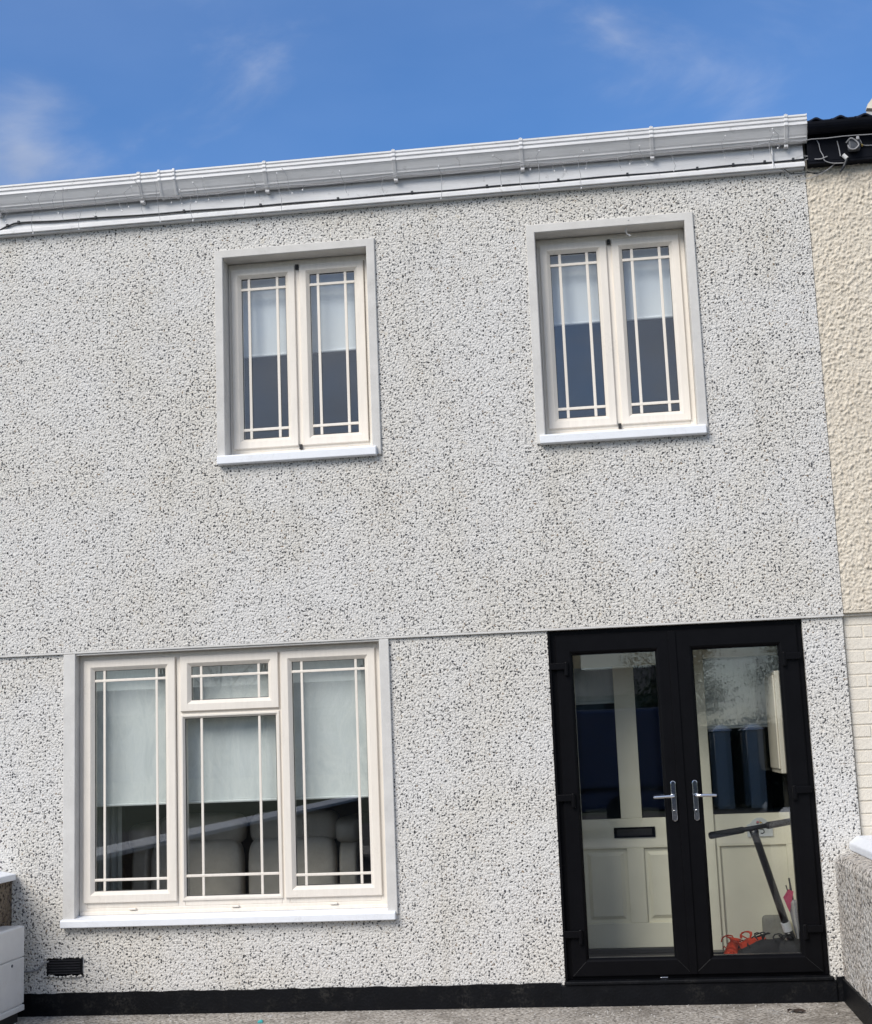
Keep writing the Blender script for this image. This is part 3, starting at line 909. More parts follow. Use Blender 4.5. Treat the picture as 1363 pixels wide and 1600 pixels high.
# ------------------------------------------------------------------ the neighbour's house
nb = thing('neighbouring_house', 'attached house with lumpy cream render above cream painted brick and black eaves', 'house', (3.2, 0, G0))
NX1 = 6.5
def roughcast(x0, x1, z0, z1, y, step, amp):
    nx, nz_ = int((x1 - x0) / step), int((z1 - z0) / step)
    rng = np.random.default_rng(3)
    def field(s):
        a = rng.standard_normal((nz_ + 1, nx + 1))
        fx = np.fft.fftfreq(nx + 1)[None, :]
        fz = np.fft.fftfreq(nz_ + 1)[:, None]
        k = np.exp(-2 * (math.pi ** 2) * (s ** 2) * ((fx * 1.0) ** 2 + (fz * 1.25) ** 2))
        b = np.real(np.fft.ifft2(np.fft.fft2(a) * k))
        return b / b.std()
    h = np.maximum(field(0.0047 / step), -0.7) * amp + field(0.04 / step) * amp * 0.15 + field(0.0026 / step) * amp * 0.42
    X, Z = np.meshgrid(np.linspace(x0, x1, nx + 1), np.linspace(z0, z1, nz_ + 1))
    V_ = np.stack([X, y - h, Z], -1).reshape(-1, 3)
    i = np.arange(nz_)[:, None] * (nx + 1) + np.arange(nx)[None, :]
    Fq = np.stack([i, i + 1, i + nx + 2, i + nx + 1], -1).reshape(-1, 4)
    return V_, Fq
V_, Fq = roughcast(XR + 0.003, 3.3, 2.235, 5.16, -0.012, 0.0045, 0.0034)
me = bpy.data.meshes.new('upper_wall')
off = np.array(world_loc(nb))
me.from_pydata((V_ - off).tolist(), [], Fq.tolist())
me.materials.append(M_ROUGH)
me.polygons.foreach_set('use_smooth', [True] * len(me.polygons))
ob = bpy.data.objects.new('upper_wall', me); COL.objects.link(ob); ob.parent = nb
MB().box(XR + 0.003, NX1, 0.012, 0.28, 2.2, 5.3).build('inner_leaf', M_MORTAR, nb)
MB().box(3.3, NX1, -0.014, 0.0115, 2.235, 5.16).build('plain_render', M_ROUGH, nb)
MB().box(XR + 0.003, NX1, -0.012, 0.0115, 2.216, 2.2345).build('render_stop', M_ROUGH, nb, bevel=0.004)
MB().box(XR + 0.001, NX1, 0.0335, 0.28, G0 - 0.1, 2.2155).build('mortar', M_MORTAR, nb)
# bricks, one by one
cz, bl, bh, jt = 0.0755, 0.215, 0.067, 0.0095
bmeshes = []
for k in range(5):
    mb = MB()
    r_ = random.Random(k)
    d = lambda s: r_.uniform(-s, s)
    x_, z_ = bl / 2, bh / 2
    pts = []
    for zz in (-z_, z_):
        for xx, yy in ((-x_, -0.012), (x_, -0.012), (x_, 0.03), (-x_, 0.03)):
            pts.append((xx + d(0.0015), yy + (d(0.0015) if yy < 0 else 0), zz + d(0.0015)))
    mb.hexa(pts)
    o_ = mb.build('brick', M_BRICK, None, bevel=0.004)
    bpy.ops.object.select_all(action='DESELECT')
    dg = bpy.context.evaluated_depsgraph_get()
    bmeshes.append(bpy.data.meshes.new_from_object(o_.evaluated_get(dg)))
    bpy.data.objects.remove(o_)
nbl = world_loc(nb)
r_ = random.Random(11)
stuff = MB()
ci = 0
z = 2.178
while z > G0 - 0.05:
    x = XR + 0.004 - (0.0 if ci % 2 else 0.112)
    # the joints of the course nearest the ledge were read off the photograph
    x = (1.553 - bl - jt if ci % 2 else 1.553 - bl / 2 - jt)
    while x < NX1 - 0.1:
        a, b = x, x + bl
        x = b + jt
        aa = max(a, XR + 0.004)
        if b - aa < 0.03:
            continue
        if b < 3.05:
            me_ = bmeshes[r_.randrange(5)]
            o_ = bpy.data.objects.new('brick', me_)
            COL.objects.link(o_)
            o_.parent = nb
            o_.location = Vector(((aa + b) / 2, 0.040 + r_.uniform(-0.0015, 0.0015), z)) - nbl
            o_.scale = ((b - aa) / bl, 1, 1)
        else:
            stuff.box(a, b, 0.028 + r_.uniform(-0.001, 0.001), 0.06, z - bh / 2, z + bh / 2)
    z -= cz
    ci += 1
sb = stuff.build('brickwork', M_BRICK, nb, bevel=0.003, segs=1)
sb['kind'] = 'stuff'
# eaves: black fascia, soffit, gutter and the first rows of tiles
MB().box(1.4505, NX1, -0.085, 0.0, 5.112, 5.345).build('fascia', M_EAVES, nb, bevel=0.003)
MB().box(1.4505, NX1, -0.083, -0.0125, 5.098, 5.1115).build('soffit', M_EAVES, nb)
gp = [(-0.087 - 0.055 + 0.055 * math.cos(a), 5.335 + 0.062 * math.sin(a)) for a in [math.pi * 2 * 0 - math.pi * k / 12 for k in range(13)]]
gp += [(y * 1.0 + (0.004 if y < -0.142 else -0.004), z_) for y, z_ in reversed(gp)]
MB().prism_x(gp, 1.4520, NX1).build('gutter', M_EAVES, nb)
def tile_mesh():
    mb = MB()
    n = 12
    w, ln = 0.150, 0.36
    prof = []
    for i in range(n + 1):
        u = i / n
        roll = 0.5 - 0.5 * math.cos(2 * math.pi * min(1, max(0, (u - 0.08) / 0.58)))
        prof.append((u * w, 0.021 * roll ** 0.8))
    vs = []
    sl_ = math.radians(20)
    for tt in (0, 1):
        for dz in (0.0, -0.016):
            for (px, pz) in prof:
                vs.append((px, math.cos(sl_) * ln * tt, pz + dz + math.sin(sl_) * ln * tt))
    m_ = n + 1
    fs = []
    for i in range(n):
        fs.append((i, i + 1, 2 * m_ + i + 1, 2 * m_ + i))
        fs.append((m_ + i, 3 * m_ + i, 3 * m_ + i + 1, m_ + i + 1))
        fs.append((i, m_ + i, m_ + i + 1, i + 1))
    fs.append((0, 2 * m_, 3 * m_, m_))
    fs.append((n, m_ + n, 3 * m_ + n, 2 * m_ + n))
    mb.add(vs, fs)
    return mb
t0 = tile_mesh().build('roof_tile', M_TILE, None)
t0.data.polygons.foreach_set('use_smooth', [True] * len(t0.data.polygons))
tmesh = t0.data
bpy.data.objects.remove(t0)
for row in range(3):
    for k in range(15):
        o_ = bpy.data.objects.new('roof_tile', tmesh)
        COL.objects.link(o_); o_.parent = nb
        o_.location = Vector((1.4525 + k * 0.1525, -0.165 + row * 0.30 * math.cos(math.radians(20)), 5.356 + row * (0.30 * math.sin(math.radians(20)) + 0.004) + r_.uniform(-0.002, 0.002))) - nbl
        o_.rotation_euler = (r_.uniform(-0.01, 0.01), r_.uniform(-0.01, 0.01), r_.uniform(-0.008, 0.008))
MB().box(1.4525, NX1, -0.150, -0.086, 5.336, 5.353).build('eaves_filler', M_EAVES, nb)
MB().add([(XR + 0.003, -0.10, 5.34), (NX1, -0.10, 5.34), (NX1, 4.2, 6.85), (XR + 0.003, 4.2, 6.85), (XR + 0.003, -0.10, 5.30), (NX1, -0.10, 5.30), (NX1, 4.2, 6.75), (XR + 0.003, 4.2, 6.75)],
         [(0, 1, 2, 3), (4, 7, 6, 5), (0, 4, 5, 1), (1, 5, 6, 2), (2, 6, 7, 3), (3, 7, 4, 0)]).build('roof', M_ROOF, nb)
# cream dormer bargeboard, of which the tip shows
mb = MB().prism_y([(2.163, 6.122), (2.172, 6.152), (3.05, 7.20), (3.93, 6.152), (3.94, 6.12), (3.80, 6.10), (3.05, 7.00), (2.30, 6.10)], 1.44, 1.50)
dmr = mb.build('dormer', M_CREAMP, nb)
mb = MB().add([(2.25, 1.5005, 6.156), (3.05, 1.5005, 7.10), (3.86, 1.5005, 6.156), (2.25, 3.6, 6.156), (3.05, 3.6, 7.10), (3.86, 3.6, 6.156)], [(0, 1, 4, 3), (1, 2, 5, 4)])
mb.build('dormer_roof', M_ROOF, dmr)
MB().box(2.35, 3.75, 1.52, 3.6, 5.8, 6.5).build('dormer_cheek', M_CREAMP, dmr)

# plastic bits and cable ends under the neighbour's gutter
jb = thing('junction_box', 'grey bell box and loose connectors fixed on the black eaves of the cream house', 'junction box', (1.735, -0.12, 5.15))
mb = MB().box(1.700, 1.775, -0.135, -0.0855, 5.150, 5.225)
mb.build('box', M_DARKBOX, jb, bevel=0.012, segs=3)
mb = MB().tube(curve([(1.690, -0.12, 5.205), (1.715, -0.145, 5.222), (1.745, -0.142, 5.205), (1.762, -0.142, 5.175), (1.735, -0.14, 5.150), (1.705, -0.142, 5.155), (1.695, -0.14, 5.18)]), 0.005, 6)
mb.build('cable_loop', plain('grey_cable', (0.30, 0.30, 0.31), 0.5), jb)
MB().box(1.750, 1.768, -0.150, -0.130, 5.210, 5.232).build('clip', M_WIRE, jb, bevel=0.003)
MB().ball((1.79, -0.095, 5.19), 0.010, 0.012, 0.010).build('screw_head', M_BRASS, jb, smooth=True)
cn = MB().tube([(1.668, -0.095, 5.135), (1.690, -0.095, 5.11)], 0.014, 8, 0)
cn.tube([(1.6905, -0.095, 5.1095), (1.668, -0.09, 5.06), (1.645, -0.075, 5.03)], [0.009, 0.008, 0.006], 8, 1)
cn.build('connector', [M_BULB, M_BLACKWIRE], jb)

# ------------------------------------------------------------------ boundary walls
bw = thing('boundary_wall', 'stained pebbledash garden wall with white coping beside the black doors', 'wall', (1.45, -3, G0))
Y1 = -3.6
body = MB()
sec = [(1.262, G0 - 0.05), (1.262, 0.74), (1.285, 0.775), (1.36, 0.800), (1.60, 0.800), (1.60, G0 - 0.05)]
n = len(sec)
vs = [(x, -0.001, z) for x, z in sec] + [(x, Y1, z) for x, z in sec]
body.add(vs, [(i, (i + 1) % n, n + (i + 1) % n, n + i) for i in range(n)] + [tuple(range(n)), tuple(range(n, 2 * n))[::-1]])
body.build('body', M_DASH2, bw)
cp = MB().prism_y([(1.352, 0.801), (1.352, 0.845), (1.40, 0.885), (1.60, 0.885), (1.64, 0.845), (1.64, 0.801)], Y1 - 0.02, -0.0155)
cp.build('coping', M_SILL, bw, bevel=0.008)
pm = MB()
for i in range(36):
    ya, yb = -0.019 - i * 0.1, -0.019 - (i + 1) * 0.1
    za, zb = 0.070 + random.uniform(-.003, .003), 0.070 + random.uniform(-.003, .003)
    pm.hexa([(1.247, yb, G0 - 0.02), (1.30, yb, G0 - 0.02), (1.30, ya, G0 - 0.02), (1.247, ya, G0 - 0.02), (1.247, yb, zb), (1.30, yb, zb), (1.30, ya, za), (1.247, ya, za)])
pm.build('plinth', M_BLACKP, bw)
Y1 = -12.6
bw2 = thing('boundary_wall', 'brown pebbledash garden wall under a white coping behind the white cabinet', 'wall', (-4.0, -3, G0))
MB().box(-4.15, -3.880, Y1, -0.001, G0 - 0.05, 0.772).build('body', M_DASH3, bw2)
MB().prism_y([(-4.19, 0.773), (-4.19, 0.815), (-4.0, 0.842), (-3.846, 0.812), (-3.846, 0.773)], Y1 - 0.02, -0.0155).build('coping', M_SILL, bw2, bevel=0.006)

# white cabinet at the left
wcab = thing('storage_cabinet', 'white plastic cabinet with a split door standing against the left garden wall', 'cabinet', (-3.80, -0.45, G0))
CX, CY0, CY1 = -3.728, -0.80, -0.150
mb = MB().box(-3.878, CX - 0.012, CY0, CY1, 0.012, 0.508)
mb.build('carcass', M_METERBOX, wcab, bevel=0.008, segs=3)
MB().box(CX - 0.0115, CX, CY0 + 0.004, CY1 - 0.004, 0.325, 0.504).build('upper_flap', M_METERBOX, wcab, bevel=0.004)
lf = MB().box(CX - 0.0115, CX, CY0 + 0.004, CY1 - 0.004, 0.046, 0.318)
lfo = lf.build('lower_door', M_METERBOX, wcab, bevel=0.004)
MB().tube([(CX - 0.001, -0.34, 0.290), (CX + 0.004, -0.34, 0.290)], 0.009, 10).build('lock', M_DARKBOX, lfo)
MB().box(-3.875, CX + 0.003, CY0, CY1, 0.0, 0.036).build('base_lip', M_METERBOX, wcab, bevel=0.006)
MB().box(-3.86, CX - 0.03, CY0 + 0.03, CY1 - 0.03, G0, 0.0005).build('foot', M_GASKET, wcab)
vc = MB().tube([(-3.86, -0.010, 0.205), (-3.74, -0.014, 0.208), (-3.70, -0.014, 0.216), (-3.672, -0.014, 0.240), (-3.645, -0.014, 0.262), (-3.625, -0.012, 0.268)], 0.006, 7)
tag(vc.build('cable', plain('painted_cable', (0.27, 0.27, 0.27), 0.6)), 'short painted cable running over the pebbledash into the black air vent', 'cable')

# ------------------------------------------------------------------ cables and lights on the eaves
def interp(pts, x):
    for (xa, za), (xb, zb) in zip(pts, pts[1:]):
        if xa <= x <= xb:
            return za + (zb - za) * (x - xa) / (xb - xa)
    return pts[-1][1]
ck = [(-6.4, 5.13), (-4.2, 5.10), (-4.00, 5.118), (-3.90, 5.165), (-3.80, 5.170), (-3.55, 5.158), (-2.8, 5.147), (-2.0, 5.140), (-1.1, 5.138), (-0.2, 5.137), (0.8, 5.136), (1.0, 5.141), (1.43, 5.141)]
xs = [-6.4 + i * 0.06 for i in range(int((1.43 + 6.4) / 0.06) + 1)] + [1.43]
cab = thing('cable', 'black cable clipped along the bottom of the white fascia', 'cable', (-1.3, -0.06, 5.14))
MB().tube([(x, -0.063, interp(ck, x) + 0.002 * math.sin(x * 9)) for x in xs], 0.0065, 8).build('cable_run', M_BLACKWIRE, cab, smooth=True)
for x in (-3.93, -3.85, -3.3, -2.68, -2.15, -1.62, -1.12, -0.62, -0.15, 0.30, 0.75, 0.98, 1.18, 1.36):
    MB().box(x - 0.008, x + 0.008, -0.073, -0.0525, interp(ck, x) - 0.004, interp(ck, x) + 0.014).build('cable_clip', M_BLACKWIRE, cab, bevel=0.002)
r_ = random.Random(5)
ls = thing('light_string', 'unlit icicle light string hanging in loose wires along the white gutter', 'string lights', (-1.3, -0.15, 5.25))
mb = MB()
pts = []
x = -4.6
brx = [-4.95, -3.98, -2.96, -2.094, -1.221, -0.379, 0.466, 1.319, 1.60, 1.9]
drops = []
while x < 1.98:
    k = max(i for i, b in enumerate(brx) if b <= x) if x < 1.9 else len(brx) - 2
    a, b = brx[k], brx[min(k + 1, len(brx) - 1)]
    u = min(1, max(0, (x - a) / max(0.01, b - a)))
    sag = 0.028 * math.sin(math.pi * u)
    z = 5.246 - sag + r_.uniform(-0.004, 0.004)
    if x > 1.46:
        z = 5.236 + r_.uniform(-0.003, 0.003)
    pts.append((x, -0.150 + r_.uniform(-0.004, 0.004), z))
    if r_.random() < 0.62 and x < 1.40:
        drops.append(pts[-1])
    x += r_.uniform(0.05, 0.11)
mb.tube(pts, 0.0030, 5)
for (dx, dy, dz) in drops:
    ln = r_.choice([0.03, 0.05, 0.08, 0.12, 0.17])
    p = [(dx, dy, dz)]
    q = Vector((dx, dy, dz))
    for i in range(4):
        q = q + Vector((r_.uniform(-0.012, 0.012), r_.uniform(-0.004, 0.010), -ln / 4))
        p.append(tuple(q))
    mb.tube(p, 0.0017, 4)
    mb.ball(p[-1], 0.0045, 0.0045, 0.008, 6, 4, 1)
    if r_.random() < 0.5:    # strands thrown up over the gutter face
        h = r_.uniform(0.03, 0.13)
        p = [(dx, dy, dz), (dx + r_.uniform(-.02, .02), -0.172, dz + h * 0.5), (dx + r_.uniform(-.04, .04), -0.186, dz + h)]
        mb.tube(p, 0.0017, 4)
        mb.ball(p[-1], 0.0045, 0.0045, 0.007, 6, 4, 1)
mb.build('wire', [M_WIRE, M_BULB], ls)
# wire loops at the joint of the two houses
lw = thing('loose_wire', 'thin slack wires drooping from the fascia end across to the cream house', 'wire', (1.5, -0.06, 5.05))
mb = MB().tube(curve([(1.27, -0.06, 5.10), (1.30, -0.05, 5.08), (1.335, -0.04, 5.05), (1.38, -0.035, 5.022), (1.43, -0.035, 5.02), (1.50, -0.05, 5.03), (1.57, -0.06, 5.06), (1.63, -0.07, 5.10)]), 0.0026, 6, 0)
mb.tube(curve([(1.30, -0.055, 5.09), (1.345, -0.045, 5.06), (1.40, -0.04, 5.058), (1.46, -0.045, 5.055), (1.52, -0.05, 5.045)]), 0.0023, 6, 1)
mb.tube(curve([(1.44, -0.05, 5.062), (1.475, -0.055, 5.048), (1.50, -0.055, 5.040), (1.55, -0.06, 5.055)]), 0.0030, 6, 1)
mb.tube(curve([(1.515, -0.09, 5.25), (1.525, -0.092, 5.22), (1.53, -0.092, 5.18), (1.545, -0.095, 5.14), (1.552, -0.09, 5.11), (1.60, -0.08, 5.093), (1.67, -0.085, 5.085)]), 0.0030, 6, 0)
mb.tube(curve([(1.49, -0.09, 5.125), (1.53, -0.095, 5.122), (1.57, -0.095, 5.135)]), 0.0034, 6, 0)
mb.tube(curve([(1.43, -0.07, 5.16), (1.455, -0.08, 5.152), (1.452, -0.08, 5.137), (1.43, -0.07, 5.13)]), 0.0026, 6, 0)
mb.tube(curve([(1.64, -0.09, 5.235), (1.648, -0.09, 5.18), (1.652, -0.092, 5.13)]), 0.0034, 6, 0)
mb.tube(curve([(1.77, -0.09, 5.26), (1.785, -0.092, 5.22), (1.80, -0.095, 5.19), (1.86, -0.095, 5.183)]), 0.0034, 6, 0)
mb.build('wire_strands', [M_WIRE, M_BLACKWIRE], lw)
sw = MB().tube([(0.288, -0.035, 4.845), (0.276, 0.0, 4.812), (0.268, 0.02, 4.790), (0.276, 0.03, 4.770), (0.300, 0.03, 4.755)], 0.004, 6)
tag(sw.build('wire_end', M_BULB), 'white wire end curling down over the lintel of the upper right window', 'wire')

# ------------------------------------------------------------------ things behind the glass
def roller_blind(x0, x1, ztop, zbot, y, m, label):
    t = thing('roller_blind', label, 'blind', ((x0 + x1) / 2, y, zbot))
    mb = MB()
    n = 16
    for i in range(n):
        xa, xb = x0 + (x1 - x0) * i / n, x0 + (x1 - x0) * (i + 1) / n
        ya, yb = y + 0.003 * math.sin(i * 1.1), y + 0.003 * math.sin((i + 1) * 1.1)
        mb.hexa([(xa, ya, zbot + 0.0205), (xb, yb, zbot + 0.0205), (xb, yb + 0.0012, zbot + 0.0205), (xa, ya + 0.0012, zbot + 0.0205),
                 (xa, ya, ztop), (xb, yb, ztop), (xb, yb + 0.0012, ztop), (xa, ya + 0.0012, ztop)])
    mb.build('fabric', m, t)
    MB().tube([(x0, y, zbot + 0.010), (x1, y, zbot + 0.010)], 0.010, 10).build('bottom_bar', m, t)
    MB().tube([(x0, y, ztop + 0.015), (x1, y, ztop + 0.015)], 0.022, 12).build('roller', m, t)
roller_blind(-3.43, -1.47, 2.16, 1.205, 0.19, M_BLIND, 'long pale roller blind half drawn behind the wide ground floor window')
roller_blind(-2.40, -1.46, 4.80, 4.17, 0.21, M_BLIND2, 'white roller blind half drawn behind the upper left window')
roller_blind(-0.31, 0.63, 4.80, 4.235, 0.21, M_BLIND2, 'white roller blind half drawn behind the upper right window')
roller_blind(0.55, 1.16, 2.08, 1.551, 0.82, M_BLIND, 'pale roller blind inside the porch sidelight')
roller_blind(-0.30, 0.05, 2.08, 1.75, 0.80, M_BLIND, 'short pale roller blind behind the left glass of the cream front door')
# curtain
cu = MB()
n = 40
for i in range(n):
    u, v2 = i / n, (i + 1) / n
    xa, xb = -3.56 + 0.28 * u, -3.56 + 0.28 * v2
    f_ = lambda w: 0.36 + 0.018 * math.sin(w * 38) + 0.006 * math.sin(w * 91)
    cu.hexa([(xa, f_(u), 0.1), (xb, f_(v2), 0.1), (xb, f_(v2) + 0.002, 0.1), (xa, f_(u) + 0.002, 0.1), (xa, f_(u), 2.1), (xb, f_(v2), 2.1), (xb, f_(v2) + 0.002, 2.1), (xa, f_(u) + 0.002, 2.1)])
tag(cu.build('curtain', M_CURTAIN, smooth=False), 'pale pleated curtain hanging at the left inside the wide window', 'curtain')
# recliner sofa seen from behind
sf = thing('recliner_sofa', 'taupe leather recliner sofa seen from behind through the wide window', 'sofa', (-2.54, 0.95, 0.02))
SY = 0.70
def soft_box(x0, x1, y0, y1, z0, z1, taper=0.0, seg=(4, 3, 4)):
    mb = MB()
    nx, ny, nz_ = seg
    def P(i, j, k):
        u, v, w = i / nx, j / ny, k / nz_
        x = x0 + (x1 - x0) * u
        sh = taper * (1 - w)
        x = x + (0.5 - u) * 2 * sh
        return (x, y0 + (y1 - y0) * v, z0 + (z1 - z0) * w)
    idx = {}
    def Vt(i, j, k):
        if (i, j, k) not in idx:
            idx[i, j, k] = len(mb.v); mb.v.append(P(i, j, k))
        return idx[i, j, k]
    def quad(a, b, c, d):
        mb.f.append((a, b, c, d)); mb.m.append(0)
    for i in range(nx):
        for k in range(nz_):
            for j in (0, ny):
                quad(Vt(i, j, k), Vt(i + 1, j, k), Vt(i + 1, j, k + 1), Vt(i, j, k + 1))
        for j in range(ny):
            for k in (0, nz_):
                quad(Vt(i, j, k), Vt(i + 1, j, k), Vt(i + 1, j + 1, k), Vt(i, j + 1, k))
    for j in range(ny):
        for k in range(nz_):
            for i in (0, nx):
                quad(Vt(i, j, k), Vt(i, j + 1, k), Vt(i, j + 1, k + 1), Vt(i, j, k + 1))
    return mb
for (a, b) in ((-3.205, -2.565), (-2.520, -1.915)):
    subsurf(soft_box(a, b, SY, SY + 0.16, 0.08, 0.950).build('backrest', M_SOFA, sf), 2)
for (a, b) in ((-3.165, -2.560), (-2.520, -1.905)):
    subsurf(soft_box(a, b, SY + 0.02, SY + 0.26, 0.895, 1.118, seg=(3, 2, 2)).build('headrest', M_SOFA, sf), 2)
for (a, b) in ((-3.365, -3.205), (-1.915, -1.745)):
    o_ = subsurf(soft_box(a + 0.012, b - 0.012, SY + 0.02, SY + 0.9, 0.06, 0.93).build('armrest', M_SOFA, sf), 2)
    subsurf(soft_box(a - 0.012, b + 0.012, SY - 0.01, SY + 0.85, 0.885, 1.062, seg=(2, 3, 2)).build('arm_pad', M_SOFA, o_), 2)
subsurf(soft_box(-3.2, -1.92, SY + 0.16, SY + 0.95, 0.06, 0.5).build('seat', M_SOFA, sf), 1)

# kick scooter leaning in the porch
sc = thing('kick_scooter', 'black kick scooter leaning in the porch behind the right door pane', 'scooter', (1.0, 0.33, PF))
top, bot = Vector((0.822, 0.24, 0.918)), Vector((0.985, 0.36, 0.345))
hb0, hb1 = Vector((0.545, 0.16, 0.900)), Vector((1.085, 0.30, 0.966))
MB().tube([hb0 + (hb1 - hb0) * 0.02, hb0 + (hb1 - hb0) * 0.98], 0.015, 12).build('handlebar', M_SCOOT, sc, smooth=True)
for a, b in ((0.0, 0.40), (0.66, 1.0)):
    smooth_edges(MB().tube([hb0 + (hb1 - hb0) * a, hb0 + (hb1 - hb0) * (a + 0.02), hb0 + (hb1 - hb0) * (b - 0.01), hb0 + (hb1 - hb0) * b], [0.018, 0.022, 0.020, 0.017], 12).build('grip', M_GRIP, sc), 50)
d_ = (bot - top)
MB().tube([top + d_ * -0.01, top + d_ * 0.05, top + d_ * 0.06, bot], [0.028, 0.026, 0.0235, 0.0235], 14).build('stem', M_SCOOT, sc, smooth=True)
MB().tube([bot + d_ * -0.01, bot + d_ * 0.085], 0.0285, 14).build('clamp', plain('satin_alloy', (0.72, 0.73, 0.75), 0.5, metal=0.3), sc)
e_ = bot + d_ * 0.076
f2 = e_ + Vector((0.045, 0.02, -0.135))
MB().tube([e_, e_ + (f2 - e_) * 0.5, f2], [0.026, 0.030, 0.024], 12).build('fork', M_SCOOT, sc, smooth=True)
MB().tube([e_ + Vector((0.0, -0.012, -0.01)), e_ + Vector((-0.045, -0.02, -0.07)), e_ + Vector((-0.075, -0.02, -0.12)), e_ + Vector((-0.10, -0.02, -0.14))], [0.006, 0.006, 0.006, 0.005], 8).build('brake_lever', M_SCOOT, sc, smooth=True)
wc_ = Vector((1.042, 0.375, PF + 0.058))
wh = MB()
seg = 24
pts = [(wc_.x + 0.042 * math.cos(2 * math.pi * k / seg), wc_.y - 0.012 * math.sin(2 * math.pi * k / seg), wc_.z + 0.042 * math.sin(2 * math.pi * k / seg)) for k in range(seg + 1)]
wh.tube(pts, 0.015, 8, cap=False)
wh.build('tyre', M_GRIP, sc, smooth=True)
MB().tube([wc_ + Vector((0, -0.022, 0)), wc_ + Vector((0, 0.022, 0))], 0.026, 14).build('hub', M_CHROME, sc)
MB().tube([f2 + Vector((-0.03, -0.03, 0.0)), f2 + Vector((0.012, -0.035, -0.012)), f2 + Vector((0.04, -0.03, -0.03))], [0.010, 0.013, 0.011], 8).build('axle_cap', plain('dull_alloy', (0.45, 0.47, 0.5), 0.35, metal=0.9), sc)
MB().box(0.52, 1.0, 0.44, 0.55, PF + 0.012, PF + 0.032).build('deck', M_SCOOT, sc, bevel=0.006)
# shoes
def shoe(label, x, y, rz, s, mu, ms, ml, name='trainer', lace=True):
    t = thing(name, label, 'shoe', (x, y, PF), 'shoes left on the porch floor')
    t.rotation_euler = (0, 0, rz)
    up = MB()
    L = 0.28 * s
    st_ = [(0.0, 0.030, 0.085), (0.05, 0.038, 0.105), (0.25, 0.036, 0.098), (0.42, 0.038, 0.100), (0.55, 0.043, 0.085), (0.75, 0.048, 0.060), (0.92, 0.040, 0.042), (1.0, 0.018, 0.030)]
    n = 12
    for (u, w, h) in st_:
        for k in range(n):
            a = math.pi * k / (n - 1)
            up.v.append((w * s * math.cos(a), (u - 0.5) * L, 0.022 * s + (h - 0.01) * s * math.sin(a) ** 0.7))
    for i in range(len(st_) - 1):
        for k in range(n - 1):
            up.f.append((i * n + k, i * n + k + 1, (i + 1) * n + k + 1, (i + 1) * n + k)); up.m.append(0)
    up.f.append(tuple(range(n))); up.m.append(0)
    up.f.append(tuple((len(st_) - 1) * n + k for k in range(n))[::-1]); up.m.append(0)
    def local(mb, nm, m_, **kw):
        me_ = bpy.data.meshes.new(nm)
        me_.from_pydata(mb.v, [], mb.f)
        me_.materials.append(m_)
        me_.polygons.foreach_set('use_smooth', [True] * len(me_.polygons))
        o_ = bpy.data.objects.new(nm, me_); COL.objects.link(o_); o_.parent = t
        return o_
    local(up, 'upper', mu)
    so_ = MB()
    out_ = []
    for (u, w, h) in st_:
        out_.append(((w + 0.006) * s, (u - 0.5) * L * 1.03))
    poly = out_ + [(-a, b) for a, b in reversed(out_)]
    m2 = len(poly)
    so_.v = [(a, b, 0.001) for a, b in poly] + [(a, b, 0.026 * s) for a, b in poly]
    so_.f = [(i, (i + 1) % m2, m2 + (i + 1) % m2, m2 + i) for i in range(m2)] + [tuple(range(m2))[::-1], tuple(range(m2, 2 * m2))]
    local(so_, 'sole', ms)
    if lace:
        rr = random.Random(label)
        lc = MB()
        for q in range(5):
            y0_ = (-0.05 + 0.05 * q) * s
            z_ = (0.105 - 0.010 * q) * s
            lc.tube([(-0.03 * s, y0_, z_ - 0.01), (0, y0_ + 0.006, z_ + 0.008), (0.03 * s, y0_, z_ - 0.01)], 0.0035, 6)
        for q in range(4):
            p = [(0, -0.03 * s, 0.108 * s)]
            a = rr.uniform(0, 6.28)
            for w in range(1, 7):
                a += rr.uniform(0.3, 1.0)
                p.append((0.010 * w * math.cos(a) * 1.2, -0.03 * s + 0.012 * w * math.sin(a), (0.115 + 0.030 * math.sin(w * 0.52)) * s))
            lc.tube(p, 0.0042, 6)
        local(lc, 'lace', ml)
    return t
shoe('orange red trainer with loose laces at the left of the porch shoes', 0.640, 0.29, math.radians(168), 1.0, M_RED, M_WHITERUB, M_RED)
shoe('orange laced trainer lying behind the first orange trainer', 0.745, 0.46, math.radians(115), 1.0, M_RED, M_WHITERUB, M_RED)
shoe('black shoe pointing sideways in front of the grey bag', 0.800, 0.28, math.radians(98), 1.12, M_SHOE, M_SHOE, M_SHOE)
shoe('black shoe with pale sole edge under the scooter fork', 0.925, 0.30, math.radians(62), 1.05, M_SHOE, M_WHITERUB, M_SHOE)
# grey bag, umbrella
bg_ = soft_box(0.868, 1.03, 0.58, 0.66, PF, 0.362)
o_ = subsurf(bg_.build('cushion', M_BAG), 2)
tag(o_, 'flat grey green cushion standing against the porch panel behind the scooter', 'cushion')
um = thing('umbrella', 'folded umbrella striped white and grey with a pink flap leaning behind the scooter', 'umbrella', (1.07, 0.5, PF))
base_, tip_ = Vector((1.085, 0.44, PF + 0.02)), Vector((1.045, 0.52, 0.60))
mb = MB()
n = 16
ax = tip_ - base_
rings_ = [(0.0, 0.008), (0.10, 0.020), (0.5, 0.034), (0.66, 0.040), (0.70, 0.020)]
a1 = ax.cross(Vector((0, 1, 0))).normalized()
b1_ = ax.cross(a1).normalized()
for (u, r0) in rings_:
    for k in range(n):
        w = 2 * math.pi * k / n + u * 1.2
        r1 = r0 * (1.0 if k % 2 else 0.72)
        mb.v.append(tuple(base_ + ax * u + a1 * (r1 * math.cos(w)) + b1_ * (r1 * math.sin(w))))
